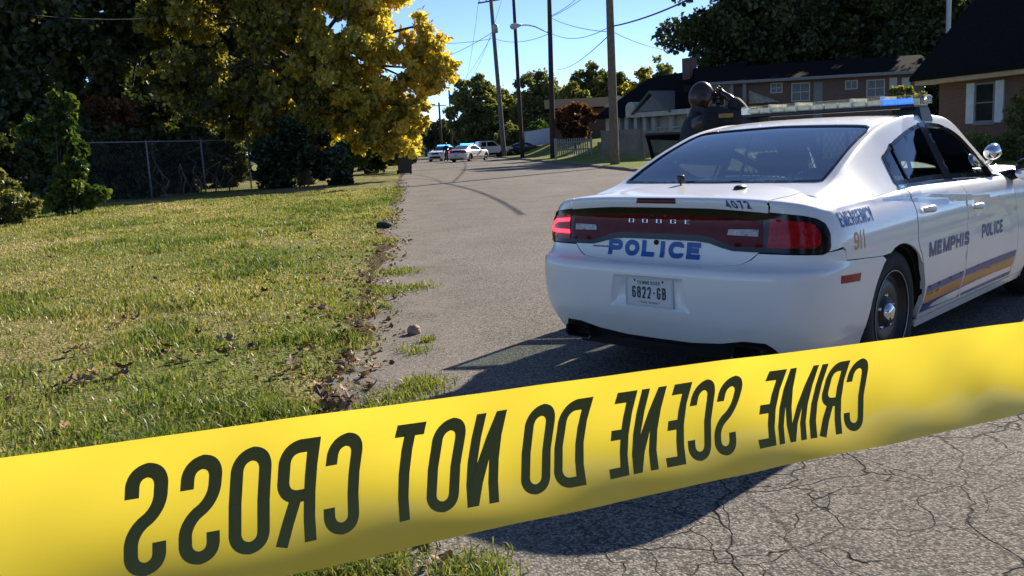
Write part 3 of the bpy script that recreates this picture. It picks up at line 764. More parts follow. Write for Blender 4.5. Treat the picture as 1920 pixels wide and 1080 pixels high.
    b = MB(); inner_ = lambda a, v: cabin_G(a, v)
    sheet(b, cabin_G, [(-.3, -3.9), (2.4, -3.9), (2.4, 3.9), (-.3, 3.9)], [rw, ws, SW, SWL], da=.1, db=.4, off=-.034, rim=False)
    b.build('roof_lining', M_door_dark, cab, True)
    # window seals and pillars
    def inset(poly, d0, d1, s=1):
        A = np.array(poly); c = A.mean(0); o = []
        n_ = len(A)
        for i in range(n_):
            t_ = (A[(i+1) % n_]-A[i-1])/[1, 4.]; t_ /= np.linalg.norm(t_)+1e-9
            nn = np.array([-t_[1], t_[0]]); p = A[i]+nn*[d0, d0*4.]
            if np.linalg.norm((p-c)/[1, 4.]) > np.linalg.norm((A[i]-c)/[1, 4.]): p = A[i]-nn*[d0, d0*4.]
            o.append(tuple(p))
        return o
    seal = MB()
    for pl, d in ((rw, .024), (ws, .02), (SW, .020), (SWL, .020)):
        sheet(seal, cabin_G, inset(pl, -.003, 0) if False else pl, [inset(pl, d, 0)], da=.05, db=.14, off=.004, thick=.02)
    for s in (1, -1):
        for poly in ([(.955, 2.98), (1.085, 2.96), (1.10, 3.96), (.955, 3.95)], [(.375, 3.2), (.397, 3.2), (.372, 3.93), (.350, 3.93)]):
            if s == -1 and False: continue
            sheet(seal, cabin_G, [(a, s*v) for a, v in poly], da=.05, db=.14, off=.006, thick=.02)
    seal.build('window_seals', M_gblack, car, True)
    tr = MB()
    for s in (1, -1):
        sheet(tr, cabin_G, [(a, s*v) for a, v in [(.165, 3.905), (.5, 3.935), (1.1, 3.955), (2.0, 3.975), (2.0, 4.0), (1.1, 3.995), (.5, 3.985), (.16, 3.965)]], da=.06, db=.1, off=.008, thick=.01)
    tr.build('window_trim', M_chrome, car, True)
    gl = MB(); sheet(gl, cabin_G, inset(rw, .010, 0), da=.05, db=.2, off=-.004, rim=False); gl.build('rear_window', M_glass_r, car, True)
    gl = MB(); sheet(gl, cabin_G, inset(ws, .010, 0), da=.07, db=.25, off=-.004, rim=False); gl.build('windscreen', M_glass_f, car, True)
    for s in (1, -1):
        for lo, hi in (((-9, .36)), ((.36, 1.0)), ((1.04, 9))):
            if s == -1 and lo == 1.04: continue
            A = clipx(clipx(inset(SW, .008, 0), lo, 1), hi, -1)
            gl = MB(); sheet(gl, cabin_G, [(a, s*v) for a, v in A], da=.06, db=.15, off=-.003, rim=False)
            gl.build('side_window', M_glass_s, car, True)
    # frame and glass of the open door (the same cut of the cabin side, turned with the door)
    FR = [(1.0, 2.88), (1.336, 2.88), (1.676, 3.16), (1.917, 3.35), (2.06, 3.61), (2.10, 3.9), (2.0, 3.98), (1.09, 3.98)]
    b = MB(); fr = [(a, -v) for a, v in FR]; ins = inset(fr, .055, 0)
    sheet(b, cabin_G, fr, [ins], da=.05, db=.14, off=.004, thick=.035, M=MD); 
    Vp, Fp = panel(cabin_G, fr, [ins], da=.05, db=.14, off=-.031, rim=False); b.add([tuple(MD @ Vector(v)) for v in Vp], Fp)
    b.build('door_frame', M_gblack, od, True)
    gl = MB(); sheet(gl, cabin_G, inset(fr, .045, 0), da=.06, db=.15, off=-.01, rim=False, M=MD); gl.build('door_glass', M_glass_s, od, True)
    # --- dark shell under the panels (wheel housings, gaps, floor)
    b = MB()
    inner_poly = [(0, 0), (QR+.02, 0), (q_of(-.43), 0)]+wheel_arch(0, .40)[1:-1]+[(q_of(.43), 0), (q_of(2.62), 0)]+wheel_arch(3.05, .40)[1:-1]+[(q_of(3.48), 0), (QM-.001, 0), (QM-.001, 16.5), (0, 16.5)]
    for s in (1, -1): sheet(b, body_P, side(inner_poly, s), da=.09, db=.7, off=-.05, rim=False)
    b.box(-.92, 3.85, -.62, .62, .20, .23); b.box(-.95, -.40, -.66, .66, .23, .30); b.box(.42, 2.65, -.84, .84, .205, .235)
    for sx in (0, 3.05):                                      # inner wheel tubs
        for sy in (1, -1):
            for i in range(10):
                a0, a1 = R(180*i/10), R(180*(i+1)/10); r_ = .42
                V = [(sx+r_*math.cos(a), sy*y, .34+r_*math.sin(a)) for a in (a0, a1) for y in (.58, .92)]; b.add(V, [(0, 1, 3, 2)])
            V = [(sx+.42*math.cos(a), sy*.58, .34+.42*math.sin(a)) for a in np.linspace(0, math.pi, 12)]; b.add(V+[(sx, sy*.58, .2)], [tuple(range(12))])
    b.build('underbody', M_under, car, True)
    # --- tail lamps
    b = MB(); sheet(b, Pb, BAND, da=.04, db=.4, off=.006, thick=.02); band = b.build('tail_lamp_panel', M_gblack, car, True)
    garn = both([(0, 11.15), (.34, 11.12), (.628, 10.95), (.622, 9.22), (.47, 9.2), (.41, 9.42), (.33, 9.72), (.25, 9.84), (0, 9.86)])
    b = MB(); sheet(b, Pb, garn, da=.04, db=.3, off=.009, thick=.004); b.build('tail_garnish', M_garnish, band, True)
    for s in (1, -1):
        b = MB(); sheet(b, Pb, side([(.665, 11.1), (.84, 10.95), (.89, 10.75), (.915, 10.2), (.912, 9.55), (.885, 9.25), (.645, 9.2)], s), da=.03, db=.3, off=.010, thick=.004)
        lp = b.build('tail_lamp', M_redlamp, band, True)
        b = MB(); sheet(b, Pb, side([(.44, 10.28), (.605, 10.34), (.60, 9.90), (.43, 9.93)], s), da=.03, db=.2, off=.0125, thick=.003); b.build('reverse_lamp', M_whitelens, band, True)
        if s == -1:
            lp['label'] = 'lit tail lamp with glowing red ring'
            b = MB(); ring = [(.665, 10.75), (.82, 10.65), (.87, 10.4), (.875, 9.9), (.855, 9.65), (.65, 9.6)]; ri = [(.665, 10.48), (.80, 10.40), (.835, 10.22), (.838, 10.02), (.82, 9.9), (.655, 9.87)]
            sheet(b, Pb, side(ring+ri[::-1], s), da=.03, db=.2, off=.0125, thick=.002); b.build('led_ring', M_led, lp, True)
    def lid_map(X_, Y_, lift):
        p, n = out_n(Pb, X_, Y_); return p+n*(.0135+lift)
    for i, ch in enumerate('DODGE'):
        lt = MB(); lettering(lt, [(ch, -.20+i*.094, 10.52, .036, .26, .0075)], lambda X_, Y_, l: lid_map(X_, Y_, l)); lt.build('maker_letter', M_silverletter, band)
    b = MB(); sheet(b, Pb, [(-.155, 13.95), (.125, 13.95), (.125, 12.75), (-.155, 12.75)], da=.03, db=.3, off=.004, thick=.004); b.build('third_brake_lamp', M_redlens, car, True)
    # --- letters on the lid
    def q_map(off):
        def f(X_, Y_, lift):
            zs = body_P(X_*0, np.linspace(5, 15, 300)[:1])  # noqa
            T_ = np.interp(Y_, ZT_[0], ZT_[1]); p, n = out_n(Pb, X_, T_); return p+n*(off+lift)
        return f
    tts = np.linspace(6.9, 14.2, 400); ZT_ = (body_P(np.zeros(400)+.2, tts)[:, 2], tts)
    lt = MB(); lettering(lt, word('POLICE', -.340, .756, .626, .090, .0275, gap=.018), q_map(.003)); lt.build('lid_letters', M_bluelet, lid)
    lt = MB(); lettering(lt, word('4072', .452, 1.034, .146, .040, .0085, gap=.010), q_map(.003)); lt.build('unit_number', M_navylet, lid)
    b = MB(); Mk = Matrix.Translation(Vector((-.988, .012, .838))) @ Matrix.Rotation(R(-90), 4, 'Y'); b.lathe([(0, .004), (.012, .004), (.0145, .002), (.0145, -.02)], 16, Mk); b.build('lock', M_gblack, lid)
    lt = MB()                                                   # worn unreadable dealer script
    for k in range(13):
        y = .455-.0095*k; p, n = out_n(Pb, np.array([-y-.003, -y+.003]), np.interp(np.array([.800, .800]), *ZT_)); p = p+n*.002
        hh = .004+.003*((k*7) % 3)/2
        lt.add([tuple(p[0]+[0, 0, -.004]), tuple(p[1]+[0, 0, -.004]), tuple(p[1]+[0, 0, hh]), tuple(p[0]+[0, 0, hh])], [(0, 1, 2, 3)])
    lt.build('dealer_script', M_blackpl, lid)
    # --- number plate
    px_ = -1.084
    b = MB(); b.box(px_, px_+.004, -.1525, .1525, .497, .649, 0); pl = b.build('number_plate', M_plate, car)
    b = MB(); fr_ = [(-.157, .492), (.157, .492), (.157, .654), (-.157, .654)]; fi = [(-.148, .503), (.148, .503), (.148, .643), (-.148, .643)]
    V = [(px_-.003, -y, z) for y, z in fr_+fi]+[(px_+.006, -y, z) for y, z in fr_+fi]
    b.add(V, [(i, (i+1) % 4, 4+(i+1) % 4, 4+i) for i in range(4)]+[(i, (i+1) % 4, 8+(i+1) % 4, 8+i) for i in range(4)]); b.build('plate_frame', M_grey_paint, pl)
    lt = MB(); pm = lambda X_, Y_, l: np.stack([X_*0+px_-.0012-l, -X_, Y_], -1)
    lettering(lt, word('6822-GB', -.112, .538, .224, .066, .0098, gap=.009), pm); lettering(lt, word('TENNESSEE', -.078, .616, .156, .019, .0036, gap=.004), pm)
    lettering(lt, word('GOT', -.071, .509, .046, .0125, .0024, gap=.003)[:0]+word('CO', -.07, .509, .03, .012, .0022, gap=.003)[:0], pm)
    for y_ in (-.093, .093): lt.lathe([(0, 0), (.007, 0)], 6, Matrix.Translation(Vector((px_-.0014, y_, .636))) @ Matrix.Rotation(R(90), 4, 'Y'))
    lt.build('plate_letters', M_ink, pl)
    fc = bpy.data.curves.new('plate_small', 'FONT'); fc.body = '\u2022 Govt. Service \u2022'; fc.size = .021; fc.align_x = 'CENTER'
    to = bpy.data.objects.new('tmp', fc); me = bpy.data.meshes.new_from_object(to); bpy.data.objects.remove(to)
    mt = Matrix(((0, 0, 1, px_-.0012), (-1, 0, 0, 0.0), (0, 1, 0, .511), (0, 0, 0, 1))); me.transform(mt)
    link_mesh('plate_small_letters', me, M_ink, pl, False)
    # --- rear valance and exhaust tips
    b = MB(); val = both([(0, .15), (.55, .15), (.80, .2), (.76, .9), (.70, 1.55), (.56, 1.6), (.42, 1.15), (.23, .92), (0, .90)]); sheet(b, Pb, val, da=.05, db=.3, off=-.012, thick=.02)
    b.build('rear_valance', M_blackpl, car, True)
    for s in (1, -1):
        b = MB(); yc = -s*.565
        oc = [(yc-.085, .245), (yc+.085, .245), (yc+.098, .262), (yc+.078, .318), (yc+.062, .328), (yc-.062, .328), (yc-.078, .318), (yc-.098, .262)]
        ic = [(yc+(y-yc)*.90, .286+(z-.286)*.86) for y, z in oc]; k = len(oc)
        V = [(-1.03-.012*(z > .3), y, z) for y, z in oc]+[(-.80, y, z) for y, z in oc]+[(-1.027, y, z) for y, z in ic]+[(-.84, y, z) for y, z in ic]
        F_ = [(i, (i+1) % k, k+(i+1) % k, k+i) for i in range(k)]+[(i, (i+1) % k, 2*k+(i+1) % k, 2*k+i) for i in range(k)]+[(2*k+i, 2*k+(i+1) % k, 3*k+(i+1) % k, 3*k+i) for i in range(k)]
        b.add(V, F_); b.add([V[3*k+i] for i in range(k)], [tuple(range(k))])
        b.build('exhaust_tip', M_steel, car)
    # --- side marker, side lettering, stripes
    for s in (1, -1):
        b = MB(); sheet(b, Pb, side([(1.11, 4.98), (1.325, 4.78), (1.315, 4.30), (1.11, 4.45)], s), da=.04, db=.2, off=.004, thick=.004); b.build('side_marker', M_redlamp, car, True)
    lt = MB(); w_, mf = car_text_side(-.795, .922, .455, .072, 'EMERGENCY', .0125, .0); lettering(lt, w_, mf); lt.build('emergency_letters', M_bluelet, body)
    lt = MB(); w_, mf = car_text_side(-.665, .795, .17, .092, '911', .0165, .0); lettering(lt, w_, mf); lt.build('emergency_number', M_amber, body)
    lt = MB(); w_, mf = car_text_side(.42, .630, .77, .088, 'MEMPHIS', .026, -.012); lettering(lt, w_, mf); lt.build('city_letters', M_navylet, car)
    lt = MB(); w_, mf = car_text_side(1.46, .628, .47, .094, 'POLICE', .022, -.012); lettering(lt, w_, mf); lt.build('police_letters', M_navylet, car)
    for s in (1, -1):
        for nm, zr0, zr1, zf0, zf1, mt_ in (('upper_stripe', .412, .452, .405, .455, M_navylet), ('gold_stripe', .346, .408, .330, .402, M_goldlet), ('lower_stripe', .285, .342, .262, .327, M_navylet)):
            b = MB()
            for xa, xb in ((.435, 1.135), (1.18, 2.28)):
                zz = lambda x, a, c: a+(c-a)*(x-.43)/1.9
                lo = [X(x, zz(x, zr0, zf0)) for x in np.linspace(xa, xb, 6)]; hi = [X(x, zz(x, zr1, zf1)) for x in np.linspace(xb, xa, 6)]
                if s == -1 and xa > 1: continue
                sheet(b, Pb, side(lo+hi, s), da=.06, db=.3, off=.002, thick=.001)
            b.build(nm, mt_, car, True)
    # --- wheels
    for wx in (0, 3.05):
        for s in (-1, 1):
            Mw = Matrix.Translation(Vector((wx, s*.90, .362))) @ Matrix.Rotation(R(-90*s), 4, 'X')
            t_ = MB(); t_.lathe([(.235, -.20), (.30, -.215), (.345, -.20), (.3615, -.165), (.3625, -.12), (.3625, -.07), (.3615, -.03), (.346, -.004), (.30, .008), (.242, -.002), (.235, -.02)], 48, Mw)
            wheel = t_.build('wheel', M_rubber, car, True)
            rm = MB(); rm.lathe([(.238, .002), (.243, .004), (.232, -.008), (.222, -.035), (.205, -.050), (.195, -.048), (.17, -.030), (.135, -.026), (.10, -.040), (.085, -.042), (.083, -.02), (.0, -.02)], 40, Mw)
            rm.lathe([(.238, .003), (.2415, .0065), (.244, .004)], 40, Mw, 2)
            for k in range(5):                                       # slots read as dark pits, lug nuts
                a = 2*math.pi*k/5+.3; c = Mw @ Vector((.062*math.cos(a)*1.55, .062*math.sin(a)*1.55, -.03))
                rm.lathe([(.0, .012), (.011, .012), (.011, -.01)], 6, Mw @ Matrix.Translation(Vector((.098*math.cos(a), .098*math.sin(a), -.036))), 1)
            rm.build('rim', [M_steel, M_chrome, M_ring], wheel, True)
            cp_ = MB(); cp_.lathe([(.0, .012), (.03, .010), (.05, .001), (.062, -.018), (.064, -.045)], 28, Mw); cp_.build('hub_cap', M_chrome, wheel, True)
    # --- mirrors and spotlight
    for s in (1, -1):
        if s == -1: Mm = MD
        else: Mm = Matrix.Identity(4)
        b = MB(); n_ = 20; V = []; 
        prof = [(2.165, .62), (2.20, .92), (2.25, 1.0), (2.32, .85), (2.37, .45)]
        for x_, k_ in prof:
            for i in range(n_):
                a = 2*math.pi*i/n_; V.append(Mm @ Vector((x_-.02, -s*(1.045+.125*k_*np.sign(math.cos(a))*abs(math.cos(a))**.6), 1.055+.085*k_*np.sign(math.sin(a))*abs(math.sin(a))**.6)))
        F_ = [(r_*n_+i, r_*n_+(i+1) % n_, (r_+1)*n_+(i+1) % n_, (r_+1)*n_+i) for r_ in range(4) for i in range(n_)]+[tuple(range(4*n_, 5*n_))]
        b.add(V, F_); b.tube([Mm @ Vector((2.19, -s*.83, .99)), Mm @ Vector((2.22, -s*.95, 1.03))], [.05, .035], 8)
        mr = b.build('door_mirror', M_gblack, car if s == 1 else od, True)
        b = MB(); V = [Mm @ Vector((2.142, -s*(1.045+.108*np.sign(math.cos(a))*abs(math.cos(a))**.6), 1.055+.07*np.sign(math.sin(a))*abs(math.sin(a))**.6)) for a in np.linspace(0, 2*math.pi, 24, endpoint=False)]
        V2_ = [v for v in V]; b.add(V2_, [tuple(range(24))]); b.build('mirror_glass', M_tile, mr)
    b = MB(); b.lathe([(.0, -.075), (.028, -.07), (.048, -.045), (.056, 0), (.058, .03), (.053, .035), (0, .03)], 24, Matrix.Translation(Vector((2.12, -.79, 1.185))) @ Matrix.Rotation(R(80), 4, 'Y'))
    b.tube([(2.13, -.74, 1.08), (2.15, -.79, 1.15)], .015, 8); b.build('spotlight', M_chrome, car, True)
    # --- roof light bar
    LB = lambda x, y, z: (x, y, z)
    z0 = 1.530; b = MB(); b.box(1.03, 1.29, -.62, .62, z0-.012, z0+.012, bev=.006)
    for s in (1, -1):
        b.add([(1.08, s*.52, z0-.005), (1.24, s*.52, z0-.005), (1.24, s*.64, z0-.01), (1.08, s*.64, z0-.01), (1.06, s*.50, 1.462), (1.26, s*.50, 1.462), (1.26, s*.665, 1.430), (1.06, s*.665, 1.430)], [(0, 1, 2, 3), (4, 7, 6, 5), (0, 4, 5, 1), (1, 5, 6, 2), (2, 6, 7, 3), (3, 7, 4, 0)])
    bar = b.build('light_bar', M_blackpl, car)
    # end-rounded lens: outline in plan, extruded
    pl_ = [(1.03, -.60), (1.045, -.64), (1.09, -.665), (1.23, -.665), (1.275, -.64), (1.29, -.60), (1.29, .60), (1.275, .64), (1.23, .665), (1.09, .665), (1.045, .64), (1.03, .60)]
    b = MB(); k = len(pl_); ins_ = lambda f: [(1.16+(x-1.16)*f, y*(1-(1-f)*.2)) for x, y in pl_]
    V = [(x, y, z0+.013) for x, y in pl_]+[(x, y, z0+.062) for x, y in pl_]+[(x, y, z0+.072) for x, y in ins_(.92)]
    b.add(V, [(r_*k+i, r_*k+(i+1) % k, (r_+1)*k+(i+1) % k, (r_+1)*k+i) for r_ in range(2) for i in range(k)]+[tuple(range(2*k, 3*k))]); b.build('light_bar_lens', M_lens, bar)
    b = MB(); bl = MB()
    ys_ = np.linspace(-.60, .60, 13)
    for i in range(12):
        y0_, y1_ = ys_[i]+.006, ys_[i+1]-.006; blue = i in (1, 2) or False
        (bl if i in (0, 1) else b).box(1.052, 1.09, y0_, y1_, z0+.018, z0+.052, bev=.004)
    b.box(1.10, 1.22, -.59, .59, z0+.014, z0+.05)
    b.build('light_modules', M_lbar, bar); bl.build('blue_lamp', M_blueled, bar)
    for y_ in (-.2, .2, -.405, .405): b = MB(); b.box(1.026, 1.294, y_-.004, y_+.004, z0+.012, z0+.0745, bev=.001); b.build('lens_seam', M_lbar, bar)
    # --- antennas on the lid
    b = MB(); b.lathe([(.006, 0), (.006, .012), (.022, .014), (.022, .055), (.018, .06), (0, .06)], 16, Matrix.Translation(Vector((-.47, .185, 1.118)))); b.build('antenna', M_blackpl, car, True)
    b = MB(); b.lathe([(.042, 0), (.040, .012), (.028, .022), (0, .025)], 20, Matrix.Translation(Vector((-.62, -.30, 1.104))) @ Matrix.Diagonal((1.2, .8, 1, 1))); b.build('antenna', M_blackpl, car, True)
    # --- cabin furniture
    b = MB(); b.box(.10, .62, -.72, .72, .45, .56, bev=.04); Mr = Matrix.Translation(Vector((.08, 0, .55))) @ Matrix.Rotation(R(-18), 4, 'Y'); b.box(-.07, .06, -.70, .70, 0, .47, bev=.04, M=Mr)
    b.box(-.42, .06, -.68, .68, 1.03, 1.06, bev=.01)
    b.build('rear_seat', M_seat, car)
    for s in (1, -1):
        b = MB(); b.box(1.22, 1.75, s*.40-.26, s*.40+.26, .42, .55, bev=.05); Mr = Matrix.Translation(Vector((1.25, s*.40, .5))) @ Matrix.Rotation(R(-14), 4, 'Y'); b.box(-.08, .06, -.25, .25, 0, .58, bev=.05, M=Mr); b.box(-.05, .03, -.13, .13, .61, .78, bev=.035, M=Mr)
        b.build('front_seat', M_seat, car)
    b = MB(); b.box(1.00, 1.02, -.66, .66, .45, .98, bev=.004)
    for y_ in (-.66, -.22, 0, .22, .66): b.tube([(1.0, y_, .95), (1.02, y_*.82, 1.40)], .012, 6)
    b.tube([(1.02, -.54, 1.40), (1.02, .54, 1.40)], .012, 6)
    for k in range(-19, 20):                                     # expanded metal mesh of the partition
        for sg in (1, -1):
            ya = k*.04; yb_ = ya+sg*.42*.55
            za, zb_ = .98, 1.39
            if abs(ya) > .60 or abs(yb_) > .60: 
                if abs(ya) > .62: continue
                f_ = (math.copysign(.60, yb_)-ya)/(yb_-ya) if abs(yb_) > .6 else 1; yb_ = ya+(yb_-ya)*f_; zb_ = za+(zb_-za)*f_
            b.tube([(1.008+.002*sg, ya, za), (1.012+.002*sg, yb_, zb_)], .0028, 4, caps=False)
    b.build('partition_cage', M_cage, car)
    b = MB(); b.box(2.0, 2.35, -.76, .76, .75, .97, bev=.06); b.box(1.75, 2.0, -.12, .12, .45, .80, bev=.03)
    Ms = Matrix.Translation(Vector((1.88, .40, .93))) @ Matrix.Rotation(R(65), 4, 'Y')
    ringp = [Ms @ Vector((.18*math.cos(a), .18*math.sin(a), 0)) for a in np.linspace(0, 2*math.pi, 25)]; b.tube(ringp, .014, 6, caps=False); b.tube([Ms @ Vector((-.17, 0, 0)), Ms @ Vector((.17, 0, 0))], .014, 6)
    b.build('dashboard', M_door_dark, car)
    # --- nose: grille, head lamps, plate rail (seen on the far patrol car)
    gq = lambda q: QM-q
    b = MB(); gp = [(QM-.001-.40, 9.6), (QM-.001-.36, 11.2), (QM-.001, 11.3), (QM-.001, 5.6), (QM-.001-.3, 5.7)]
    for s in (1, -1): sheet(b, Pb, side(gp, s), da=.06, db=.5, off=.006, thick=.006)
    gp2 = [(QM-.001-.55, 3.3), (QM-.001, 3.4), (QM-.001, 1.4), (QM-.001-.6, 1.5)]
    for s in (1, -1): sheet(b, Pb, side(gp2, s), da=.06, db=.5, off=.006, thick=.006)
    for zc_ in (7.4,): 
        for s in (1, -1): sheet(b, Pb, side([(QM-.38, zc_), (QM-.001, zc_), (QM-.001, zc_+.5), (QM-.38, zc_+.5)], s), da=.06, db=.5, off=.012, thick=.006)
    b.build('grille', M_gblack, car, True)
    for s in (1, -1):
        b = MB(); sheet(b, Pb, side([(QM-.44, 11.2), (QM-.80, 11.0), (QM-.86, 10.2), (QM-.80, 9.3), (QM-.46, 9.2)], s), da=.05, db=.3, off=.006, thick=.006); b.build('headlamp', M_whitelens, car, True)
    return car
OPEN_DEG = 55
CAR_LOC = (2.0863, 5.3993, 0.0); CAR_RZ = R(39.6)
patrol = build_car('patrol_car', 'white police sedan standing across the road with its trunk facing the tape', 'police cars')
patrol.location = CAR_LOC; patrol.rotation_euler = (0, 0, CAR_RZ)

# ================================================================ BARRIER TAPE in front of the camera
def tape_mat():
    m, nt, p = new_mat('yellow_tape'); nt.nodes.remove(p); L = nt.links.new
    out = [n for n in nt.nodes if n.type == 'OUTPUT_MATERIAL'][0]
    tc = N(nt, 'ShaderNodeTexCoord'); no = N(nt, 'ShaderNodeTexNoise'); no.inputs['Scale'].default_value = 9; no.inputs['Detail'].default_value = 5; L(tc.outputs['Object'], no.inputs['Vector'])
    r = N(nt, 'ShaderNodeValToRGB'); r.color_ramp.elements[0].position = .3; r.color_ramp.elements[1].position = .7
    r.color_ramp.elements[0].color = (.80, .62, .042, 1); r.color_ramp.elements[1].color = (.83, .65, .050, 1); L(no.outputs[0], r.inputs[0])
    d = N(nt, 'ShaderNodeBsdfDiffuse'); t = N(nt, 'ShaderNodeBsdfTranslucent'); g = N(nt, 'ShaderNodeBsdfGlossy'); g.inputs['Roughness'].default_value = .28
    L(r.outputs[0], d.inputs[0]); L(r.outputs[0], t.inputs[0])
    m1 = N(nt, 'ShaderNodeMixShader'); m1.inputs[0].default_value = .80; L(d.outputs[0], m1.inputs[1]); L(t.outputs[0], m1.inputs[2])
    m2 = N(nt, 'ShaderNodeMixShader'); m2.inputs[0].default_value = .07; L(m1.outputs[0], m2.inputs[1]); L(g.outputs[0], m2.inputs[2]); L(m2.outputs[0], out.inputs['Surface'])
    return m
M_tape = tape_mat()
def ink_mat():
    m, nt, p = new_mat('tape_ink'); nt.nodes.remove(p); L = nt.links.new
    out = [n for n in nt.nodes if n.type == 'OUTPUT_MATERIAL'][0]
    d = N(nt, 'ShaderNodeBsdfDiffuse'); d.inputs[0].default_value = (.125, .145, .062, 1); t = N(nt, 'ShaderNodeBsdfTranslucent'); t.inputs[0].default_value = (.09, .10, .035, 1)
    m1 = N(nt, 'ShaderNodeMixShader'); m1.inputs[0].default_value = .0; L(d.outputs[0], m1.inputs[1]); L(t.outputs[0], m1.inputs[2]); L(m1.outputs[0], out.inputs['Surface'])
    return m
M_tapeink = ink_mat()
T_A = np.array([-.1885, .3875, 1.2515]); T_B = np.array([.5055, .6835, 1.2055]); T_L = .7561
T_u = (T_B-T_A)/np.linalg.norm(T_B-T_A)
T_w = np.array([.0055, .0112, .0755]); T_w = T_w/np.linalg.norm(T_w)
T_n = np.cross(T_u, T_w); T_n /= np.linalg.norm(T_n)          # points away from or towards the camera
if T_n[1] > 0: T_n = -T_n                                        # make it face the camera
def tape_pt(u, v, lift=0.):
    """u along the tape in metres, v 0 bottom .. 1 top; the film is bowed, its lower edge rolls towards us"""
    u = np.asarray(u, float); v = np.asarray(v, float)
    bow = .0762*(.62*(v-.42)**2)*(1+.10*np.sin(u*6+.4))
    wav = .0018*np.sin(u*11+1.1)+.0012*np.sin(u*23+v*2.2)+.0007*np.sin(u*47+v*5)+.0004*np.sin(u*90-v*7)
    hgt = (v-.5)*.0762+bow*.33
    p = T_A+np.multiply.outer(u, T_u)+np.multiply.outer(hgt, T_w)+np.multiply.outer(bow+wav+lift, T_n)
    p[..., 2] -= 0.0
    return p
tape = thing('barrier_tape', 'yellow crime scene tape stretched close across the view, its printing seen mirrored', 'barrier tape', tuple(T_A))
uu = np.linspace(-2.2, 4.2, 760); vv = np.linspace(0, 1, 22)
U_, V_ = np.meshgrid(uu, vv, indexing='ij'); Pt = tape_pt(U_, V_).reshape(-1, 3)-T_A; ii = np.arange(len(Pt)).reshape(len(uu), len(vv))
F = np.stack([ii[:-1, :-1], ii[1:, :-1], ii[1:, 1:], ii[:-1, 1:]], -1).reshape(-1, 4)
link_mesh('film', np_mesh('film', Pt, F), M_tape, tape)
LET = list(zip('SSORCTONODENECSEMIRC', [(0.0496, 0.0682), (0.0737, 0.0927), (0.0967, 0.1167), (0.1201, 0.1403), (0.1448, 0.1641), (0.1781, 0.2007), (0.2032, 0.223), (0.2273, 0.247), (0.2618, 0.2822), (0.2848, 0.3064), (0.3214, 0.3396), (0.3429, 0.3626), (0.3661, 0.3845), (0.3876, 0.4076), (0.4108, 0.4307), (0.4467, 0.4658), (0.4688, 0.4949), (0.4981, 0.5045), (0.5072, 0.5276), (0.5304, 0.551)]))
lt = MB()
for ch, (a, b) in LET:                # mirrored: the print is on the far face and shows through
    def mf(X_, Y_, lift, a=a, b=b): return tape_pt(a+b-X_, Y_/.0762, .00025+lift)-T_A
    t_ = .0062
    lettering(lt, [(ch, a, .0762*.195, b-a, .0762*.672, t_*(.86 if ch == 'M' else 1))], mf, sub=4)
# the next repeat of the wording beyond the frame on the right, and the one before on the left
for du in (.86,):
    for ch, (a, b) in LET:
        def mf(X_, Y_, lift, a=a, b=b): return tape_pt(a+b-X_+du, Y_/.0762, .00025+lift)-T_A
        lettering(lt, [(ch, a, .0762*.195, b-a, .0762*.672, .0056)], mf, sub=1)
lt.build('printed_words', M_tapeink, tape)

# ================================================================ TREES AND SHRUBS
M_bark = simple('bark', (.05, .04, .032), .95, var=.35, scale=7, bump=.6, bscale=25)
M_twig = simple('twig_bark', (.06, .05, .04), .95, var=.3, scale=9)
M_lyel = leaf_mat('yellow_leaves', [(.05, .06, .016), (.13, .125, .025), (.27, .245, .04), (.46, .385, .06), (.64, .50, .085)], .60)
M_lmix = leaf_mat('turning_leaves', [(.03, .045, .010), (.07, .075, .014), (.15, .12, .016), (.30, .20, .02), (.36, .17, .03)], .45)
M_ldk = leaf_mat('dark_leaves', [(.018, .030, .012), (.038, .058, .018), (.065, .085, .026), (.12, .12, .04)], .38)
M_lgr = leaf_mat('green_leaves', [(.02, .045, .010), (.045, .085, .016), (.08, .13, .022), (.14, .17, .03)], .42)
M_lol = leaf_mat('olive_leaves', [(.05, .065, .022), (.11, .13, .04), (.19, .20, .06), (.32, .29, .08)], .5)
M_lrs = leaf_mat('russet_leaves', [(.03, .022, .012), (.08, .04, .018), (.17, .07, .024), (.24, .10, .03)], .4)
M_lwa = leaf_mat('waxy_dark_leaves', [(.016, .028, .015), (.032, .055, .024), (.055, .085, .038)], .2, .3)
def leaves_mesh(name, P_, size, lv, mat, parent=None, droop=.35, fold=.28):
    """each leaf is a folded six-point blade with a random turn"""
    n = len(P_); r = rng.standard_normal
    d = r((n, 3)); d[:, 2] -= droop*1.6; d /= np.linalg.norm(d, axis=1, keepdims=True)
    t = r((n, 3)); s = np.cross(d, t); s /= np.linalg.norm(s, axis=1, keepdims=True)+1e-9; nn = np.cross(s, d)
    L_ = size*(.5+.95*rng.random(n)**1.4)[:, None]; W_ = L_*(.36+.14*rng.random(n))[:, None]
    V = np.empty((n, 6, 3))
    V[:, 0] = P_; V[:, 1] = P_+d*L_*.38+s*W_+nn*W_*fold; V[:, 2] = P_+d*L_*.78+s*W_*.62+nn*W_*fold*.6
    V[:, 3] = P_+d*L_-nn*L_*.12; V[:, 4] = P_+d*L_*.78-s*W_*.62+nn*W_*fold*.6; V[:, 5] = P_+d*L_*.38-s*W_+nn*W_*fold
    k = np.arange(n)[:, None]*6
    F = np.concatenate([k+[[0, 1, 2, 3]], k+[[0, 3, 4, 5]]], 1).reshape(-1, 4)
    me = np_mesh(name, V.reshape(-1, 3), F)
    a = me.attributes.new('lv', 'FLOAT', 'POINT'); a.data.foreach_set('value', np.repeat(np.clip(lv, 0, 1), 6).astype(np.float32))
    return link_mesh(name, me, mat, parent, smooth=False)
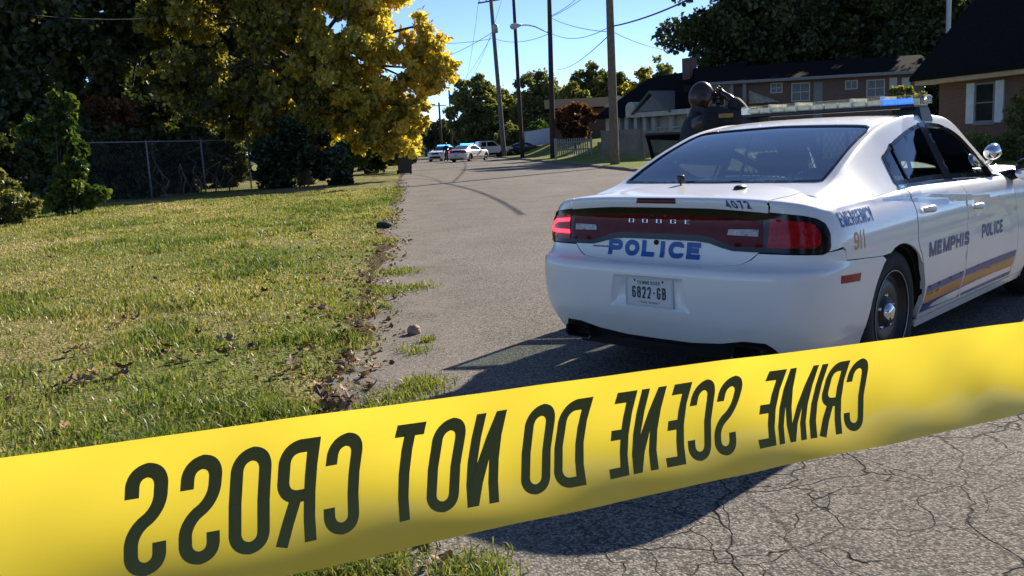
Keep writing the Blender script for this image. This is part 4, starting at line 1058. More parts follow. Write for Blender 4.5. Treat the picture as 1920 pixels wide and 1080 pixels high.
def clump_points(centers, radii, n, shell=.55):
    """leaf positions through the volume of many clumps, denser near their surface"""
    w_ = radii**2.2; k = rng.choice(len(centers), n, p=w_/w_.sum())
    d = rng.standard_normal((n, 3)); d /= np.linalg.norm(d, axis=1, keepdims=True)
    rr = radii[k]*(shell+(1-shell)*rng.random(n)**.5)*(.75+.4*rng.random(n))
    return centers[k]+d*rr[:, None]*[1, 1, .82], k
def ellipsoid_clumps(c, r, n, fill=.45, rel=(.16, .30), zmin=None):
    d = rng.standard_normal((n, 3)); d /= np.linalg.norm(d, axis=1, keepdims=True)
    q = (fill+(1-fill)*rng.random(n)**.7)[:, None]; P_ = np.array(c)+d*q*np.array(r)*.88
    rad = min(r)*(rel[0]+(rel[1]-rel[0])*rng.random(n))
    if zmin is not None: 
        k = P_[:, 2] > zmin; P_, rad = P_[k], rad[k]
    return P_, rad
def limbs(mb, base, h, r0, targets, lean=(0, 0), mi=0, nb=10):
    b = Vector(base); top = b+Vector((lean[0], lean[1], h)); pts = []; n = 7
    for i in range(n):
        u = i/(n-1); pts.append(b.lerp(top, u)+Vector((random.uniform(-1, 1), random.uniform(-1, 1), 0))*r0*.35*(u > 0))
    mb.tube(pts, [r0*(1.35 if i == 0 else 1-.55*i/(n-1)) for i in range(n)], 9, mi)
    idx = rng.permutation(len(targets))[:nb]
    for k in idx:
        T_ = Vector(targets[k]); s = b.lerp(top, random.uniform(.45, 1)); m_ = s.lerp(T_, .5)+Vector((0, 0, (T_-s).length*.10))
        mb.tube([s, s.lerp(m_, .55), m_, m_.lerp(T_, .6), T_], [r0*.36, r0*.28, r0*.2, r0*.12, r0*.05], 6, mi)
def tree(name, label, cat, base, crowns, n_leaf, leaf, mat, trunk_h, trunk_r, group=None, lvf=None, n_clump=40, fill=.45, rel=(.16, .30), droop=.35, nb=12, lean=(0, 0), shell=.55):
    """crowns: list of (centre, radii) relative to the base"""
    t = thing(name, label, cat, tuple(base), 0, group)
    Cs, Rs = [], []
    for c, r in crowns:
        a, b = ellipsoid_clumps(c, r, n_clump, fill, rel); Cs.append(a); Rs.append(b)
    Cs = np.concatenate(Cs); Rs = np.concatenate(Rs)
    P_, k = clump_points(Cs, Rs, n_leaf, shell)
    cl = rng.random(len(Cs))
    lv = .5+.55*(cl[k]-.5)+.22*rng.standard_normal(n_leaf)
    if lvf is not None: lv = lvf(P_, lv)
    ok = P_[:, 2] > .15
    leaves_mesh('crown', P_[ok], leaf, lv[ok], mat, t, droop)
    mb = MB(); limbs(mb, (0, 0, -.1), trunk_h, trunk_r, Cs, lean, nb=nb); mb.build('trunk', M_bark, t, True)
    return t
def shrub(name, label, cat, base, crowns, n_leaf, leaf, mat, group=None, lvf=None, n_clump=22, stems=5, h=1.0, fill=.3, rel=(.2, .36), droop=.1):
    t = thing(name, label, cat, tuple(base), 0, group)
    Cs, Rs = [], []
    for c, r in crowns:
        a, b = ellipsoid_clumps(c, r, n_clump, fill, rel); Cs.append(a); Rs.append(b)
    Cs = np.concatenate(Cs); Rs = np.concatenate(Rs); P_, k = clump_points(Cs, Rs, n_leaf, .45)
    cl = rng.random(len(Cs)); lv = .5+.5*(cl[k]-.5)+.22*rng.standard_normal(n_leaf)
    if lvf is not None: lv = lvf(P_, lv)
    P_[:, 2] = np.abs(P_[:, 2])*.98+.02
    leaves_mesh('foliage', P_, leaf, lv, mat, t, droop)
    mb = MB()
    for i in range(stems):
        a = random.uniform(0, 6.28); T_ = Vector(Cs[random.randrange(len(Cs))]); s = Vector((.15*math.cos(a), .15*math.sin(a), -.05))
        mb.tube([s, s.lerp(T_, .5)+Vector((0, 0, .1*h)), T_], [.03, .022, .008], 5)
    mb.build('stems', M_twig, t, True)
    return t
def px_box(x0, x1, y0, y1, Y, base_z=0.0, deep=.9, cy=None):
    """crown centre and radii (relative to a base under it) that fill a picture box at depth Y"""
    a = atY(x0, (y0+y1)/2, Y); b = atY(x1, (y0+y1)/2, Y); t = atY((x0+x1)/2, y0, Y); u = atY((x0+x1)/2, y1, Y)
    rx = (b.x-a.x)/2; rz = (t.z-u.z)/2
    return (a+b)/2, rx, rz

# --- left side: the big maple turning yellow, with a shrub mass at its foot
Y0 = 41.0
g0 = atY(575, 345, Y0); gx, gy = g0.x, Y0
def box_crown(x0, x1, y0, y1, Y, bx, by, dy=None):
    c, rx, rz = px_box(x0, x1, y0, y1, Y); return ((c.x-bx, Y-by, c.z), (rx, dy or max(2.0, rx*.8), rz))
def yl(P_, lv):                       # turning yellow on street side and top; left darkened to olive as painted shade
    return lv*.78-.02+.42*smooth(-3.5, 6.3, P_[:, 0])+.10*smooth(2, 9, P_[:, 2])*smooth(-6, 2, P_[:, 0])
tree('maple_tree', 'big maple turning yellow overhanging the left lawn and road edge', 'tree', (gx, gy, 0),
     [box_crown(200, 470, -150, 110, Y0+1, gx, gy, 3.4), box_crown(380, 660, -120, 130, Y0, gx, gy, 3.4), box_crown(560, 830, -170, 90, Y0, gx, gy, 3.4), box_crown(520, 800, 20, 260, Y0-1, gx, gy, 3.0), box_crown(245, 540, 60, 262, Y0, gx, gy, 2.6), box_crown(400, 690, 90, 320, Y0-.5, gx, gy, 2.4), box_crown(640, 815, 170, 310, Y0-.5, gx, gy, 1.6), box_crown(770, 866, 88, 176, Y0-1, gx, gy, 1.1), box_crown(720, 848, 15, 195, Y0-.5, gx, gy, 1.7), box_crown(740, 812, 150, 250, Y0-.5, gx, gy, .8), box_crown(250, 800, -340, -100, Y0, gx, gy, 5)],
     135000, .20, M_lyel, 6.5, .33, lvf=yl, n_clump=75, fill=.12, rel=(.12, .25), droop=.8, nb=34, shell=.05)
shrub('evergreen_shrub', 'dark glossy evergreen shrub spreading under the yellow maple', 'shrub', tuple(atY(565, 350, 38.5).xy)+(0,),
      [((0, 0, .8), (2.3, 1.6, 1.5)), ((1.5, 0, .7), (1.0, 1.0, 1.0)), ((-.3, .3, 1.9), (1.8, 1.4, 1.2))], 15000, .17, M_lwa, h=2)
shrub('roadside_bush', 'light green bush beside the bin under yellow branches', 'shrub', (atY(705, 300, 54).x, 54, 0), [((0, 0, 1.3), (2.4, 2.0, 1.7)), ((-2.5, 0, 1.2), (1.6, 1.5, 1.5))], 12000, .2, M_lgr, h=2)
# --- left: ivy column, low bush, trees behind the fence
ivb = at(130, 405)
shrub('ivy_shrub', 'tall leafy green shrub climbing the fence corner at left', 'shrub', (ivb.x, ivb.y, 0),
      [((.1, .2, .55), (.95, .8, .7)), ((.25, .2, 1.5), (.72, .65, .8)), ((-.1, .3, 2.4), (.62, .55, .75)), ((.12, .3, 3.1), (.38, .35, .55)), ((-.75, .3, 2.5), (.45, .4, .5))], 16000, .125, M_lgr, n_clump=16, h=3)
bb = at(15, 425)
shrub('hedge_bush', 'olive and yellow bush at the left edge before the gate post', 'shrub', (bb.x-.1, bb.y, 0), [((0, 0, .65), (.75, .8, .75)), ((-.2, 0, 1.15), (.5, .5, .45)), ((.5, -.1, .35), (.5, .5, .4))], 11000, .10, M_lol, n_clump=16, h=2)
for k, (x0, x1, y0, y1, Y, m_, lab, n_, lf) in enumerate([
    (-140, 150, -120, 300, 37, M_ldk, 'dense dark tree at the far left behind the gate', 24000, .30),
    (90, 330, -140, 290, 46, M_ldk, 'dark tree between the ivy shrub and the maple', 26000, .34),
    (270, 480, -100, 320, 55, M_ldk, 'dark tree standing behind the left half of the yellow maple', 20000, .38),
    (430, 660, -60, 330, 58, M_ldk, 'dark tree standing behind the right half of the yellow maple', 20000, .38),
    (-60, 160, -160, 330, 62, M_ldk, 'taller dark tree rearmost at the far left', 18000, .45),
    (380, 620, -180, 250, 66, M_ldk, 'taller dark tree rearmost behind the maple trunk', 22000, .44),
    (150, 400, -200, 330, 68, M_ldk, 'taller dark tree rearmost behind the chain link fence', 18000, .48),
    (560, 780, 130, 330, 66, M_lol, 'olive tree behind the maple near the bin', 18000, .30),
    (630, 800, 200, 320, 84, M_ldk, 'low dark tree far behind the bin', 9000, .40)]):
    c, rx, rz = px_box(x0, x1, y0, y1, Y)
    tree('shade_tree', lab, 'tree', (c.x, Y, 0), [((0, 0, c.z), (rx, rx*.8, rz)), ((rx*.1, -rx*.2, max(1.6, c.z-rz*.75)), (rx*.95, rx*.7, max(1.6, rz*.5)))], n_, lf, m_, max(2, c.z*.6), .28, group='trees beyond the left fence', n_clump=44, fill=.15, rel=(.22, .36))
shrub('russet_shrub', 'reddish brown shrub glimpsed over the chain link fence', 'shrub', (atY(205, 215, 38).x, 38, 0), [((0, 0, 3.2), (1.5, 1.0, 1.2)), ((0, 0, 1.4), (1.2, .9, 1.3))], 6000, .15, M_lrs, h=3)
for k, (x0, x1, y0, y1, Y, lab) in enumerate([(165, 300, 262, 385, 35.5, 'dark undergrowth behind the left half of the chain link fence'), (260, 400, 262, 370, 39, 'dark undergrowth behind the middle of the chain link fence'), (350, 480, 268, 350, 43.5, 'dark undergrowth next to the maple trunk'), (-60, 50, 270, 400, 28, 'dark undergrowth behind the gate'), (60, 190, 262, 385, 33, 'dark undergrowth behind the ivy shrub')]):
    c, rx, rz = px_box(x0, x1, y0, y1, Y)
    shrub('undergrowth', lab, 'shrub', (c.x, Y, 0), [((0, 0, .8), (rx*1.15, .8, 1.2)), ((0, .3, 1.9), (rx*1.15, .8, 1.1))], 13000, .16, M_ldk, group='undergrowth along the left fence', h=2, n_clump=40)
# --- far trees round the end of the road and behind the houses
far = [ # x0,x1,y0,y1,Y,ground z,mat,leaf,n,label
    (835, 950, 130, 300, 118, .2, M_lol, .34, 40000, 'tall dull green tree left of the leaning crossarm pole'),
    (900, 1000, 150, 300, 128, .3, M_lol, .38, 26000, 'olive tree just behind the leaning crossarm pole'),
    (945, 1090, 122, 280, 120, .6, M_lol, .36, 40000, 'rounded dark green tree behind the street lamp'),
    (1035, 1120, 145, 275, 112, 1.6, M_lol, .36, 22000, 'olive tree left of the cream house roofs'),
    (1062, 1155, 108, 250, 130, 1.6, M_lol, .40, 24000, 'high olive tree over the dark roofed house'),
    (1110, 1205, 122, 250, 124, 1.6, M_lol, .38, 24000, 'olive green tree behind the thick pole'),
    (1165, 1245, 118, 250, 116, 1.6, M_lyel, .34, 16000, 'yellowing tree right of the thick pole'),
    (1190, 1275, 96, 250, 134, 1.6, M_lol, .40, 16000, 'thin pale tree beside the big dark tree'),
    (768, 852, 210, 318, 150, .0, M_ldk, .42, 20000, 'dark tree at the far end of the road beyond the bin'),
    (828, 885, 228, 306, 150, .0, M_lol, .36, 14000, 'dark rounded tree between the two far police cars'),
    (980, 1040, 210, 300, 104, .3, M_lgr, .28, 11000, 'small bright green tree behind the dark sedan'),
    (925, 990, 225, 300, 106, .2, M_lol, .28, 11000, 'low olive tree between the two leaning poles')]
for (x0, x1, y0, y1, Y, gz, m_, lf, n_, lab) in far:
    c, rx, rz = px_box(x0, x1, y0, y1, Y); cz = c.z-gz
    tree('background_tree', lab, 'tree', (c.x, Y, gz-.2), [((0, 0, cz+rz*.08), (rx*1.02, rx*.8, rz*.94)), ((rx*.15, -rx*.2, max(1.5, cz-rz*.45)), (rx*.98, rx*.7, rz*.62))], n_, lf, m_, max(1.5, cz*.7), .3, group='trees around the far end of the street', n_clump=130, fill=.15, rel=(.15, .27), nb=8, shell=.3)
c, rx, rz = px_box(1042, 1112, 184, 272, 70)
tree('russet_tree', 'round reddish brown tree in front of the dark roofed house', 'tree', (c.x, 70, .6), [((0, 0, c.z-.6), (rx*1.05, rx, rz)), ((0, 0, max(.9, c.z-.6-rz*.5)), (rx*.9, rx, rz*.5))], 14000, .20, M_lrs, 2.2, .15, n_clump=30, lvf=lambda P_, lv: lv*.6+.5*smooth(1.5, 4.5, P_[:, 2])-.05)
for (x0, x1, y0, y1, Y, lab, n_) in [(1255, 1560, -130, 170, 71, 'huge dark tree behind the left half of the brick house', 46000), (1440, 1660, -150, 170, 72, 'huge dark tree behind the middle of the brick house', 46000), (1600, 1820, -150, 170, 69, 'huge dark tree behind the right end of the brick house', 46000), (1750, 2050, -140, 170, 66, 'dark tree behind the near brick house', 12000)]:
    c, rx, rz = px_box(x0, x1, y0, y1, Y)
    tree('oak_tree', lab, 'tree', (c.x, Y, 1.7), [((0, 0, c.z-1.7), (rx*1.08, rx*.85, rz)), ((0, 0, (c.z-1.7)*.62), (rx*.95, rx*.8, rz*.6))], n_, .36, M_ldk, max(3, c.z*.6), .5, group='dark trees behind the brick houses', n_clump=80, fill=.15, rel=(.17, .29))
c, rx, rz = px_box(1335, 1372, 122, 165, 68)
tree('yellow_sapling', 'small yellow tree left of the long brick house', 'tree', (c.x, 68, 1.7), [((0, 0, c.z-1.7), (rx, rx, rz))], 2600, .22, M_lyel, 2.5, .08, n_clump=14)
# --- unseen trees added behind the camera to put dark reflections on the car
src = None
for k, (x, y, s_) in enumerate([(-13, -20, 1.0), (-3, -24, 1.1), (7, -22, 1.0), (17, -25, 1.15)]):
    if src is None:
        src = tree('reflection_tree', 'dark tree on the street behind the photographer', 'tree', (x, y, 0), [((0, 0, 6.0), (5.5, 4.5, 5.2)), ((0, 0, 3), (4.5, 3.6, 3))], 9000, .55, M_ldk, 4, .3, group='unseen trees added behind the camera', n_clump=40, fill=.2); o = src
    else: o = copy_tree(src)
    o.location = (x, y, 0); o.scale = (s_, s_, s_); o.rotation_euler = (0, 0, k*1.3)

# ================================================================ HOUSES
def brick_mat(name, c1, c2, mortar, sc_=1.0):
    m, nt, p = new_mat(name); L = nt.links.new
    tc = N(nt, 'ShaderNodeTexCoord'); mp = N(nt, 'ShaderNodeMapping'); L(tc.outputs['Object'], mp.inputs[0])
    sep = N(nt, 'ShaderNodeSeparateXYZ'); L(tc.outputs['Object'], sep.inputs[0]); ad = N(nt, 'ShaderNodeMath', operation='ADD'); L(sep.outputs[0], ad.inputs[0]); L(sep.outputs[1], ad.inputs[1])
    cb = N(nt, 'ShaderNodeCombineXYZ'); L(ad.outputs[0], cb.inputs[0]); L(sep.outputs[2], cb.inputs[1])
    b = N(nt, 'ShaderNodeTexBrick'); L(cb.outputs[0], b.inputs['Vector']); b.inputs['Scale'].default_value = sc_; b.inputs['Brick Width'].default_value = .22; b.inputs['Row Height'].default_value = .075; b.inputs['Mortar Size'].default_value = .008
    b.inputs['Color1'].default_value = (*c1, 1); b.inputs['Color2'].default_value = (*c2, 1); b.inputs['Mortar'].default_value = (*mortar, 1)
    L(b.outputs[0], p.inputs['Base Color']); p.inputs['Roughness'].default_value = .9
    return m
M_brick = brick_mat('red_brick', (.13, .055, .038), (.17, .072, .05), (.15, .12, .10))
M_brick2 = brick_mat('brown_brick', (.12, .065, .05), (.16, .085, .062), (.14, .115, .10))
M_roof = simple('dark_shingles', (.012, .011, .0115), 1.0, var=.35, scale=14, bump=.25, bscale=40, spec=.04)
M_roof2 = simple('grey_shingles', (.16, .15, .135), .95, var=.3, scale=10, bump=.3, bscale=40)
M_cream = simple('cream_siding', (.56, .52, .43), .85, var=.12, scale=3)
M_stone = simple('stone_wall', (.40, .36, .30), .9, var=.35, scale=5, bump=.4, bscale=12)
M_tan = simple('tan_trim', (.42, .30, .17), .75, var=.12, scale=4)
M_trim = simple('white_trim', (.42, .42, .40), .7, var=.08)
M_greytrim = simple('grey_trim', (.20, .20, .20), .8, var=.12)
M_winglass = simple('window_glass', (.02, .024, .028), .08, var=.2, scale=2)
M_shutter = simple('shutter_paint', (.58, .60, .62), .7, var=.08)
M_curtain = simple('blinds', (.17, .17, .17), .85, var=.25, scale=6)
M_dkdoor = simple('dark_door', (.04, .025, .02), .6, var=.2)
M_blackvoid = simple('dark_interior', (.01, .01, .01), .9)
def frame_win(parent, x0, x1, z0, z1, y, gm=None, fm=None, bars=(1, 1), name='window'):
    """a window in a wall facing local -Y at depth y: frame ring, then pane as its sub-part"""
    b = MB(); t_ = .07; fm = fm or M_trim; gm = gm or M_winglass
    b.box(x0, x1, y-.05, y+.02, z0, z0+t_); b.box(x0, x1, y-.05, y+.02, z1-t_, z1); b.box(x0, x0+t_, y-.05, y+.02, z0+t_, z1-t_); b.box(x1-t_, x1, y-.05, y+.02, z0+t_, z1-t_)
    for i in range(1, bars[0]+1):
        xx = x0+(x1-x0)*i/(bars[0]+1); b.box(xx-.02, xx+.02, y-.03, y+.012, z0+t_, z1-t_)
    for i in range(1, bars[1]+1):
        zz = z0+(z1-z0)*i/(bars[1]+1); b.box(x0+t_, x1-t_, y-.034, y+.016, zz-.025, zz+.025)
    w_ = b.build(name, fm, parent); b = MB(); b.box(x0+t_, x1-t_, y-.004, y+.006, z0+t_, z1-t_); b.build('pane', gm, w_); return w_
def gable_roof(b, x0, x1, y0, y1, z0, z1, axis='x', th=.12, mi=0):
    """ridge along local x (or y); eaves at z0"""
    if axis == 'x':
        ym = (y0+y1)/2; V = [(x0, y0, z0), (x1, y0, z0), (x1, ym, z1), (x0, ym, z1), (x0, y1, z0), (x1, y1, z0)]
    else:
        xm = (x0+x1)/2; V = [(x0, y0, z0), (x0, y1, z0), (xm, y1, z1), (xm, y0, z1), (x1, y0, z0), (x1, y1, z0)]
    V2 = [(x, y, z-th) for x, y, z in V]
    b.add(V+V2, [(0, 1, 2, 3), (3, 2, 5, 4), (6, 9, 8, 7), (9, 10, 11, 8), (0, 6, 7, 1), (4, 5, 11, 10), (0, 3, 9, 6), (3, 4, 10, 9), (1, 7, 8, 2), (2, 8, 11, 5)], mi)

# --- near brick house on the right: its long wall runs beside the street
A = atY(1762, 146, 33.0); gz = float(right_z(A.x, 30))
bh = thing('brick_house', 'near red brick house at right with dark roof, tan eaves and white shutters', 'house', (A.x, A.y, gz), R(6))
# local frame: x to the right (away from the street), -y towards the camera
zt = A.z-gz
b = MB(); b.box(0, 9, -16, 0, -.3, zt-.15); b.build('wall', M_brick, bh)
b = MB(); b.box(-.72, -.68, -16.6, .5, zt-.24, zt+.08); b.box(-.68, 0.02, -16.6, .5, zt-.23, zt-.19); b.build('eaves', M_tan, bh)
b = MB(); gable_roof(b, -.78, 9.8, -16.8, .75, zt+.06, zt+5.6, 'y', .14); rf = b.build('roof', M_roof, bh)
# gable end facing away and the near gable
b = MB(); b.prism([(0, zt-.15), (9, zt-.15), (4.5, zt+4.6)], -.2, 0, Matrix(((1, 0, 0, 0), (0, 0, 1, 0), (0, 1, 0, 0), (0, 0, 0, 1)))); b.build('gable', M_brick, bh)
Mside = Matrix.Rotation(R(-90), 4, 'Z')
def side_win(ya, yb, za, zb):
    h = bpy.data.objects.new('window', None)
    b = MB(); t_ = .07
    b.box(-.05, .02, ya, yb, za, za+t_); b.box(-.05, .02, ya, yb, zb-t_, zb); b.box(-.05, .02, ya, ya+t_, za+t_, zb-t_); b.box(-.05, .02, yb-t_, yb, za+t_, zb-t_); b.box(-.03, .01, ya+t_, yb-t_, (za+zb)/2-.02, (za+zb)/2+.02); b.box(-.07, .03, ya-.05, yb+.05, za-.08, za)
    w_ = b.build('window', M_greytrim, bh); b = MB(); b.box(-.006, .006, ya+t_, yb-t_, za+t_, zb-t_); b.build('pane', M_winglass, w_)
    for yy in (ya-.42, yb+.02):
        b = MB(); b.box(-.05, .01, yy, yy+.40, za-.02, zb+.02); 
        for k in range(18): b.box(-.062, -.04, yy+.05, yy+.35, za+.06+(zb-za-.12)*k/18, za+.06+(zb-za-.12)*k/18+.03)
        b.build('shutter', M_shutter, bh)
side_win(-2.95, -1.95, 1.0, 2.42); side_win(-9.5, -8.3, 1.0, 2.42); 
vp = atY(1779, 66, 58); 
b = MB(); b.tube([(vp.x, 58, 1.6), (vp.x-.1, 58, 13.5)], [.17, .14], 10); tag(b.build('utility_pole', simple('pale_pole', (.42, .42, .42), .7, var=.1), smooth=True), 'pale grey pole rising behind the near brick house roof', 'pole')
# --- long low brick house
A = atY(1322, 150, 58.0); B_ = atY(1725, 140, 54.5); gz = 1.75; d_ = (B_-A); ln = math.hypot(d_.x, d_.y); rz = math.atan2(d_.y, d_.x)
lh = thing('long_brick_house', 'long low dark brick house across the yard with white windows', 'house', (A.x, A.y, gz), rz)
ze = (A.z+B_.z)/2-gz
def lx(px_, y_=155):                 # distance along the front wall for a picture column
    d = ray(px_, y_); n_ = Vector((-d_.y, d_.x, 0)); t = (A-CAM_POS).dot(n_)/d.dot(n_); P_ = CAM_POS+d*t; return (P_-A).dot(d_.normalized()), P_.z-gz
b = MB(); b.box(1.9, ln+.3, 0, 7, -.6, ze-.1); b.box(0.2, 1.9, 2.6, 7, -.6, ze-.1); b.build('wall', M_brick2, lh)
b = MB(); gable_roof(b, -.6, ln+1.0, -.75, 7.75, ze, ze+1.25, 'x', .12); rf = b.build('roof', M_roof, lh)
b = MB(); b.box(-.6, ln+1.0, -.80, -.76, ze-.16, ze+.02); b.box(-.5, ln+.9, -.75, 0, ze-.15, ze-.13); b.build('fascia', M_greytrim, lh)
for (a, c, t_, u_, gm, br) in [(1444, 1466, 156, 174, M_curtain, (1, 1)), (1483, 1517, 156, 189, M_curtain, (1, 1)), (1584, 1607, 151, 167, M_curtain, (1, 0)), (1624, 1657, 150, 181, M_curtain, (1, 1))]:
    x0, zt_ = lx(a, t_); x1, zb_ = lx(c, u_); frame_win(lh, x0, x1, zb_, zt_, -.0, gm, M_trim, br)
for (a, c) in [(1525, 1540)]:
    x0, zt_ = lx(a, 154); x1, zb_ = lx(c, 195); b = MB(); b.box(x0, x1, -.03, .02, -.3, zt_); b.build('door', M_greytrim, lh)
for (a, c) in [(1667, 1680), (1690, 1705)]:
    x0, zt_ = lx(a, 146); x1, zb_ = lx(c, 172); b = MB(); b.box(x0, x1, -.05, .015, zb_, zt_); b.build('shutter', M_trim, lh)
for px_ in (1347, 1370, 1394):
    x0, _ = lx(px_); b = MB(); b.box(x0-.11, x0+.11, -.55, -.33, -.6, ze-.16, bev=.02); b.build('porch_post', M_greytrim, lh)
b = MB(); b.box(0, 2.3, -.7, 2.6, -.6, -.3); b.build('porch_floor', M_greytrim, lh)
# --- cream bungalow with arched porch, steep dark roof, front gable
A = atY(1130, 250, 66); B_ = atY(1330, 240, 58); d_ = B_-A; d_.z = 0; ln = math.hypot(d_.x, d_.y); gz = 1.5
ch = thing('cream_bungalow', 'cream bungalow with dark steep roof, arched porch and small front gable', 'house', (A.x, A.y, gz), math.atan2(d_.y, d_.x))
def hx(px_, py_):
    d = ray(px_, py_); n_ = Vector((-d_.y, d_.x, 0)); t = (A-CAM_POS).dot(n_)/d.dot(n_); P_ = CAM_POS+d*t; return (P_-A).dot(d_.normalized()), P_.z-gz
x1p, ze1 = hx(1165, 220); x2p, ze2 = hx(1262, 212)
xe, _ = hx(1332, 210); ze = (ze1+ze2)/2
b = MB(); b.box(0, xe, .35, 8.5, -1.0, ze+.4); wl = b.build('wall', M_cream, ch)
for (a, c, t_, u_) in [(1138, 1146, 224, 240), (1168, 1174, 218, 240), (1220, 1226, 214, 236)]:
    x0, zt_ = hx(a, t_); x1, zb_ = hx(c, u_); frame_win(ch, x0, x1, zb_, zt_, .35, M_winglass, M_trim, (0, 1))
for (a, c, t_, u_) in [(1181, 1192, 218, 250), (1198, 1207, 216, 250)]:
    x0, zt_ = hx(a, t_); x1, zb_ = hx(c, u_); b = MB(); b.box(x0, x1, .28, .34, zb_, zt_); b.build('door', M_dkdoor, ch)
for px_ in (1152, 1163, 1178, 1195, 1212, 1229, 1262):
    x0, _ = hx(px_, 230); b = MB(); b.box(x0-.17, x0+.17, -.25, .1, -.8, ze, bev=.03); b.build('porch_column', M_trim, ch)
x0, _ = hx(1226, 230); x1, _ = hx(1330, 230)
b = MB(); b.box(x0, x1, -.22, -.12, .45, .55)
for k in range(26): b.box(x0+(x1-x0)*k/26, x0+(x1-x0)*k/26+.05, -.19, -.15, -.3, .45)
b.build('porch_railing', M_trim, ch)
b = MB(); b.box(-.2, xe, -.4, .35, -1.0, -.3); b.build('porch_floor', M_greytrim, ch)
xr, zr = hx(1160, 178); xr2, zr2 = hx(1225, 172)
b = MB(); b.add([(-.6, -.6, ze-.05), (xe, -.6, ze-.05), (xe, 4.4, ze+3.3), (.9, 4.4, ze+2.9), (-.6, 9.2, ze-.05), (xe, 9.2, ze-.05)], [(0, 1, 2, 3), (3, 2, 5, 4), (0, 3, 4)]); rf = b.build('roof', M_roof, ch)
x0, zb_ = hx(1186, 216); x1, _ = hx(1200, 216); xm, zt_ = hx(1192, 196)                       # arched dormer entry
w_ = (x1-x0)*.62; pts = [(xm-w_, ze-.1)]+[(xm+w_*math.cos(R(a)), ze+.5+w_*1.1*math.sin(R(a))) for a in range(180, -1, -20)]+[(xm+w_, ze-.1)]
Mxz = Matrix(((1, 0, 0, 0), (0, 0, 1, 0), (0, 1, 0, 0), (0, 0, 0, 1)))
b = MB(); b.prism(pts, -.62, 1.2, Mxz); b.build('arched_dormer', M_cream, ch)
x0, zb_ = hx(1206, 206); x1, _ = hx(1262, 206); xm, zt_ = hx(1238, 181)
b = MB(); b.prism([(x0, ze+.25), (x1, ze+.25), (xm, zt_+.15)], -.75, -.6, Mxz); b.prism([(x0, ze+.25), (x1, ze+.25), (xm, zt_+.15)], -.55, 3, Mxz); b.build('front_gable', M_greytrim, ch)
b = MB(); gable_roof(b, x0-.35, x1+.35, -.9, 3.2, ze+.2, zt_+.42, 'y', .14); b.build('gable_roof', M_roof2, ch)
b = MB(); b.box(x0-.4, xe, -.65, -.55, ze-.12, ze+.22); b.build('fascia', M_cream, ch)
x0, zb_ = hx(1245, 190); x1, zt_ = hx(1345, 150)
b = MB(); xm, zt_ = hx(1300, 152); b.prism([(x0, ze+.3), (xe+3.4, ze+.3), (xm+1.2, zt_+.35)], 1.6, 3.4, Mxz); gb = b.build('side_gable', M_stone, ch)
xv, zv = hx(1263, 166); b = MB(); b.box(xv-.35, xv+.35, 1.52, 1.6, zv-.22, zv+.22); b.build('attic_vent', M_blackvoid, gb)
xv, _ = hx(1232, 160); b = MB(); b.box(xv-.35, xv+.35, 3.2, 4.0, ze+.8, ze+3.9); b.build('chimney', M_brick2, rf)
# --- dark roofed house farther left
A = atY(1066, 246, 82); gz = 1.9
dh = thing('dark_roof_house', 'house with broad dark roof behind the russet tree', 'house', (A.x, A.y, gz), R(-8))
e = atY(1066, 203, 82).z-gz; b = MB(); b.box(-1.5, 5.8, 0, 7, -1.2, e); b.build('wall', M_brick2, dh)
b = MB(); gable_roof(b, -2.1, 6.4, -.7, 7.7, e, e+1.0, 'x', .12); b.build('roof', M_roof, dh)
b = MB(); b.prism([(3.2, e-.1), (6.1, e-.1), (4.6, e+.9)], -.95, -.72, Mxz); b.build('gable', M_cream, dh)
frame_win(dh, -.6, .5, e-1.9, e-.7, 0, M_winglass, M_trim, (1, 1))
# --- low building closing the street
A = atY(768, 288, 165); fb = thing('low_building', 'low tan brick building closing the far end of the street', 'building', (A.x, 165, 0), R(0))
e = atY(780, 262, 165).z; b = MB(); b.box(-3, 7.2, 0, 10, -.5, e-.1); b.build('wall', brick_mat('tan_brick', (.17, .12, .085), (.2, .145, .1), (.18, .15, .12)), fb)
b = MB(); b.box(-3.5, 7.6, -.5, 10.5, e-.1, e+.35); gable_roof(b, -3.5, 7.6, -.5, 10.5, e+.36, e+1.7, 'x', .1); b.build('roof', M_roof2, fb)
for k in range(3): frame_win(fb, -2+k*3.1, -.6+k*3.1, 1.0, 2.3, 0, M_winglass, M_greytrim, (1, 0))

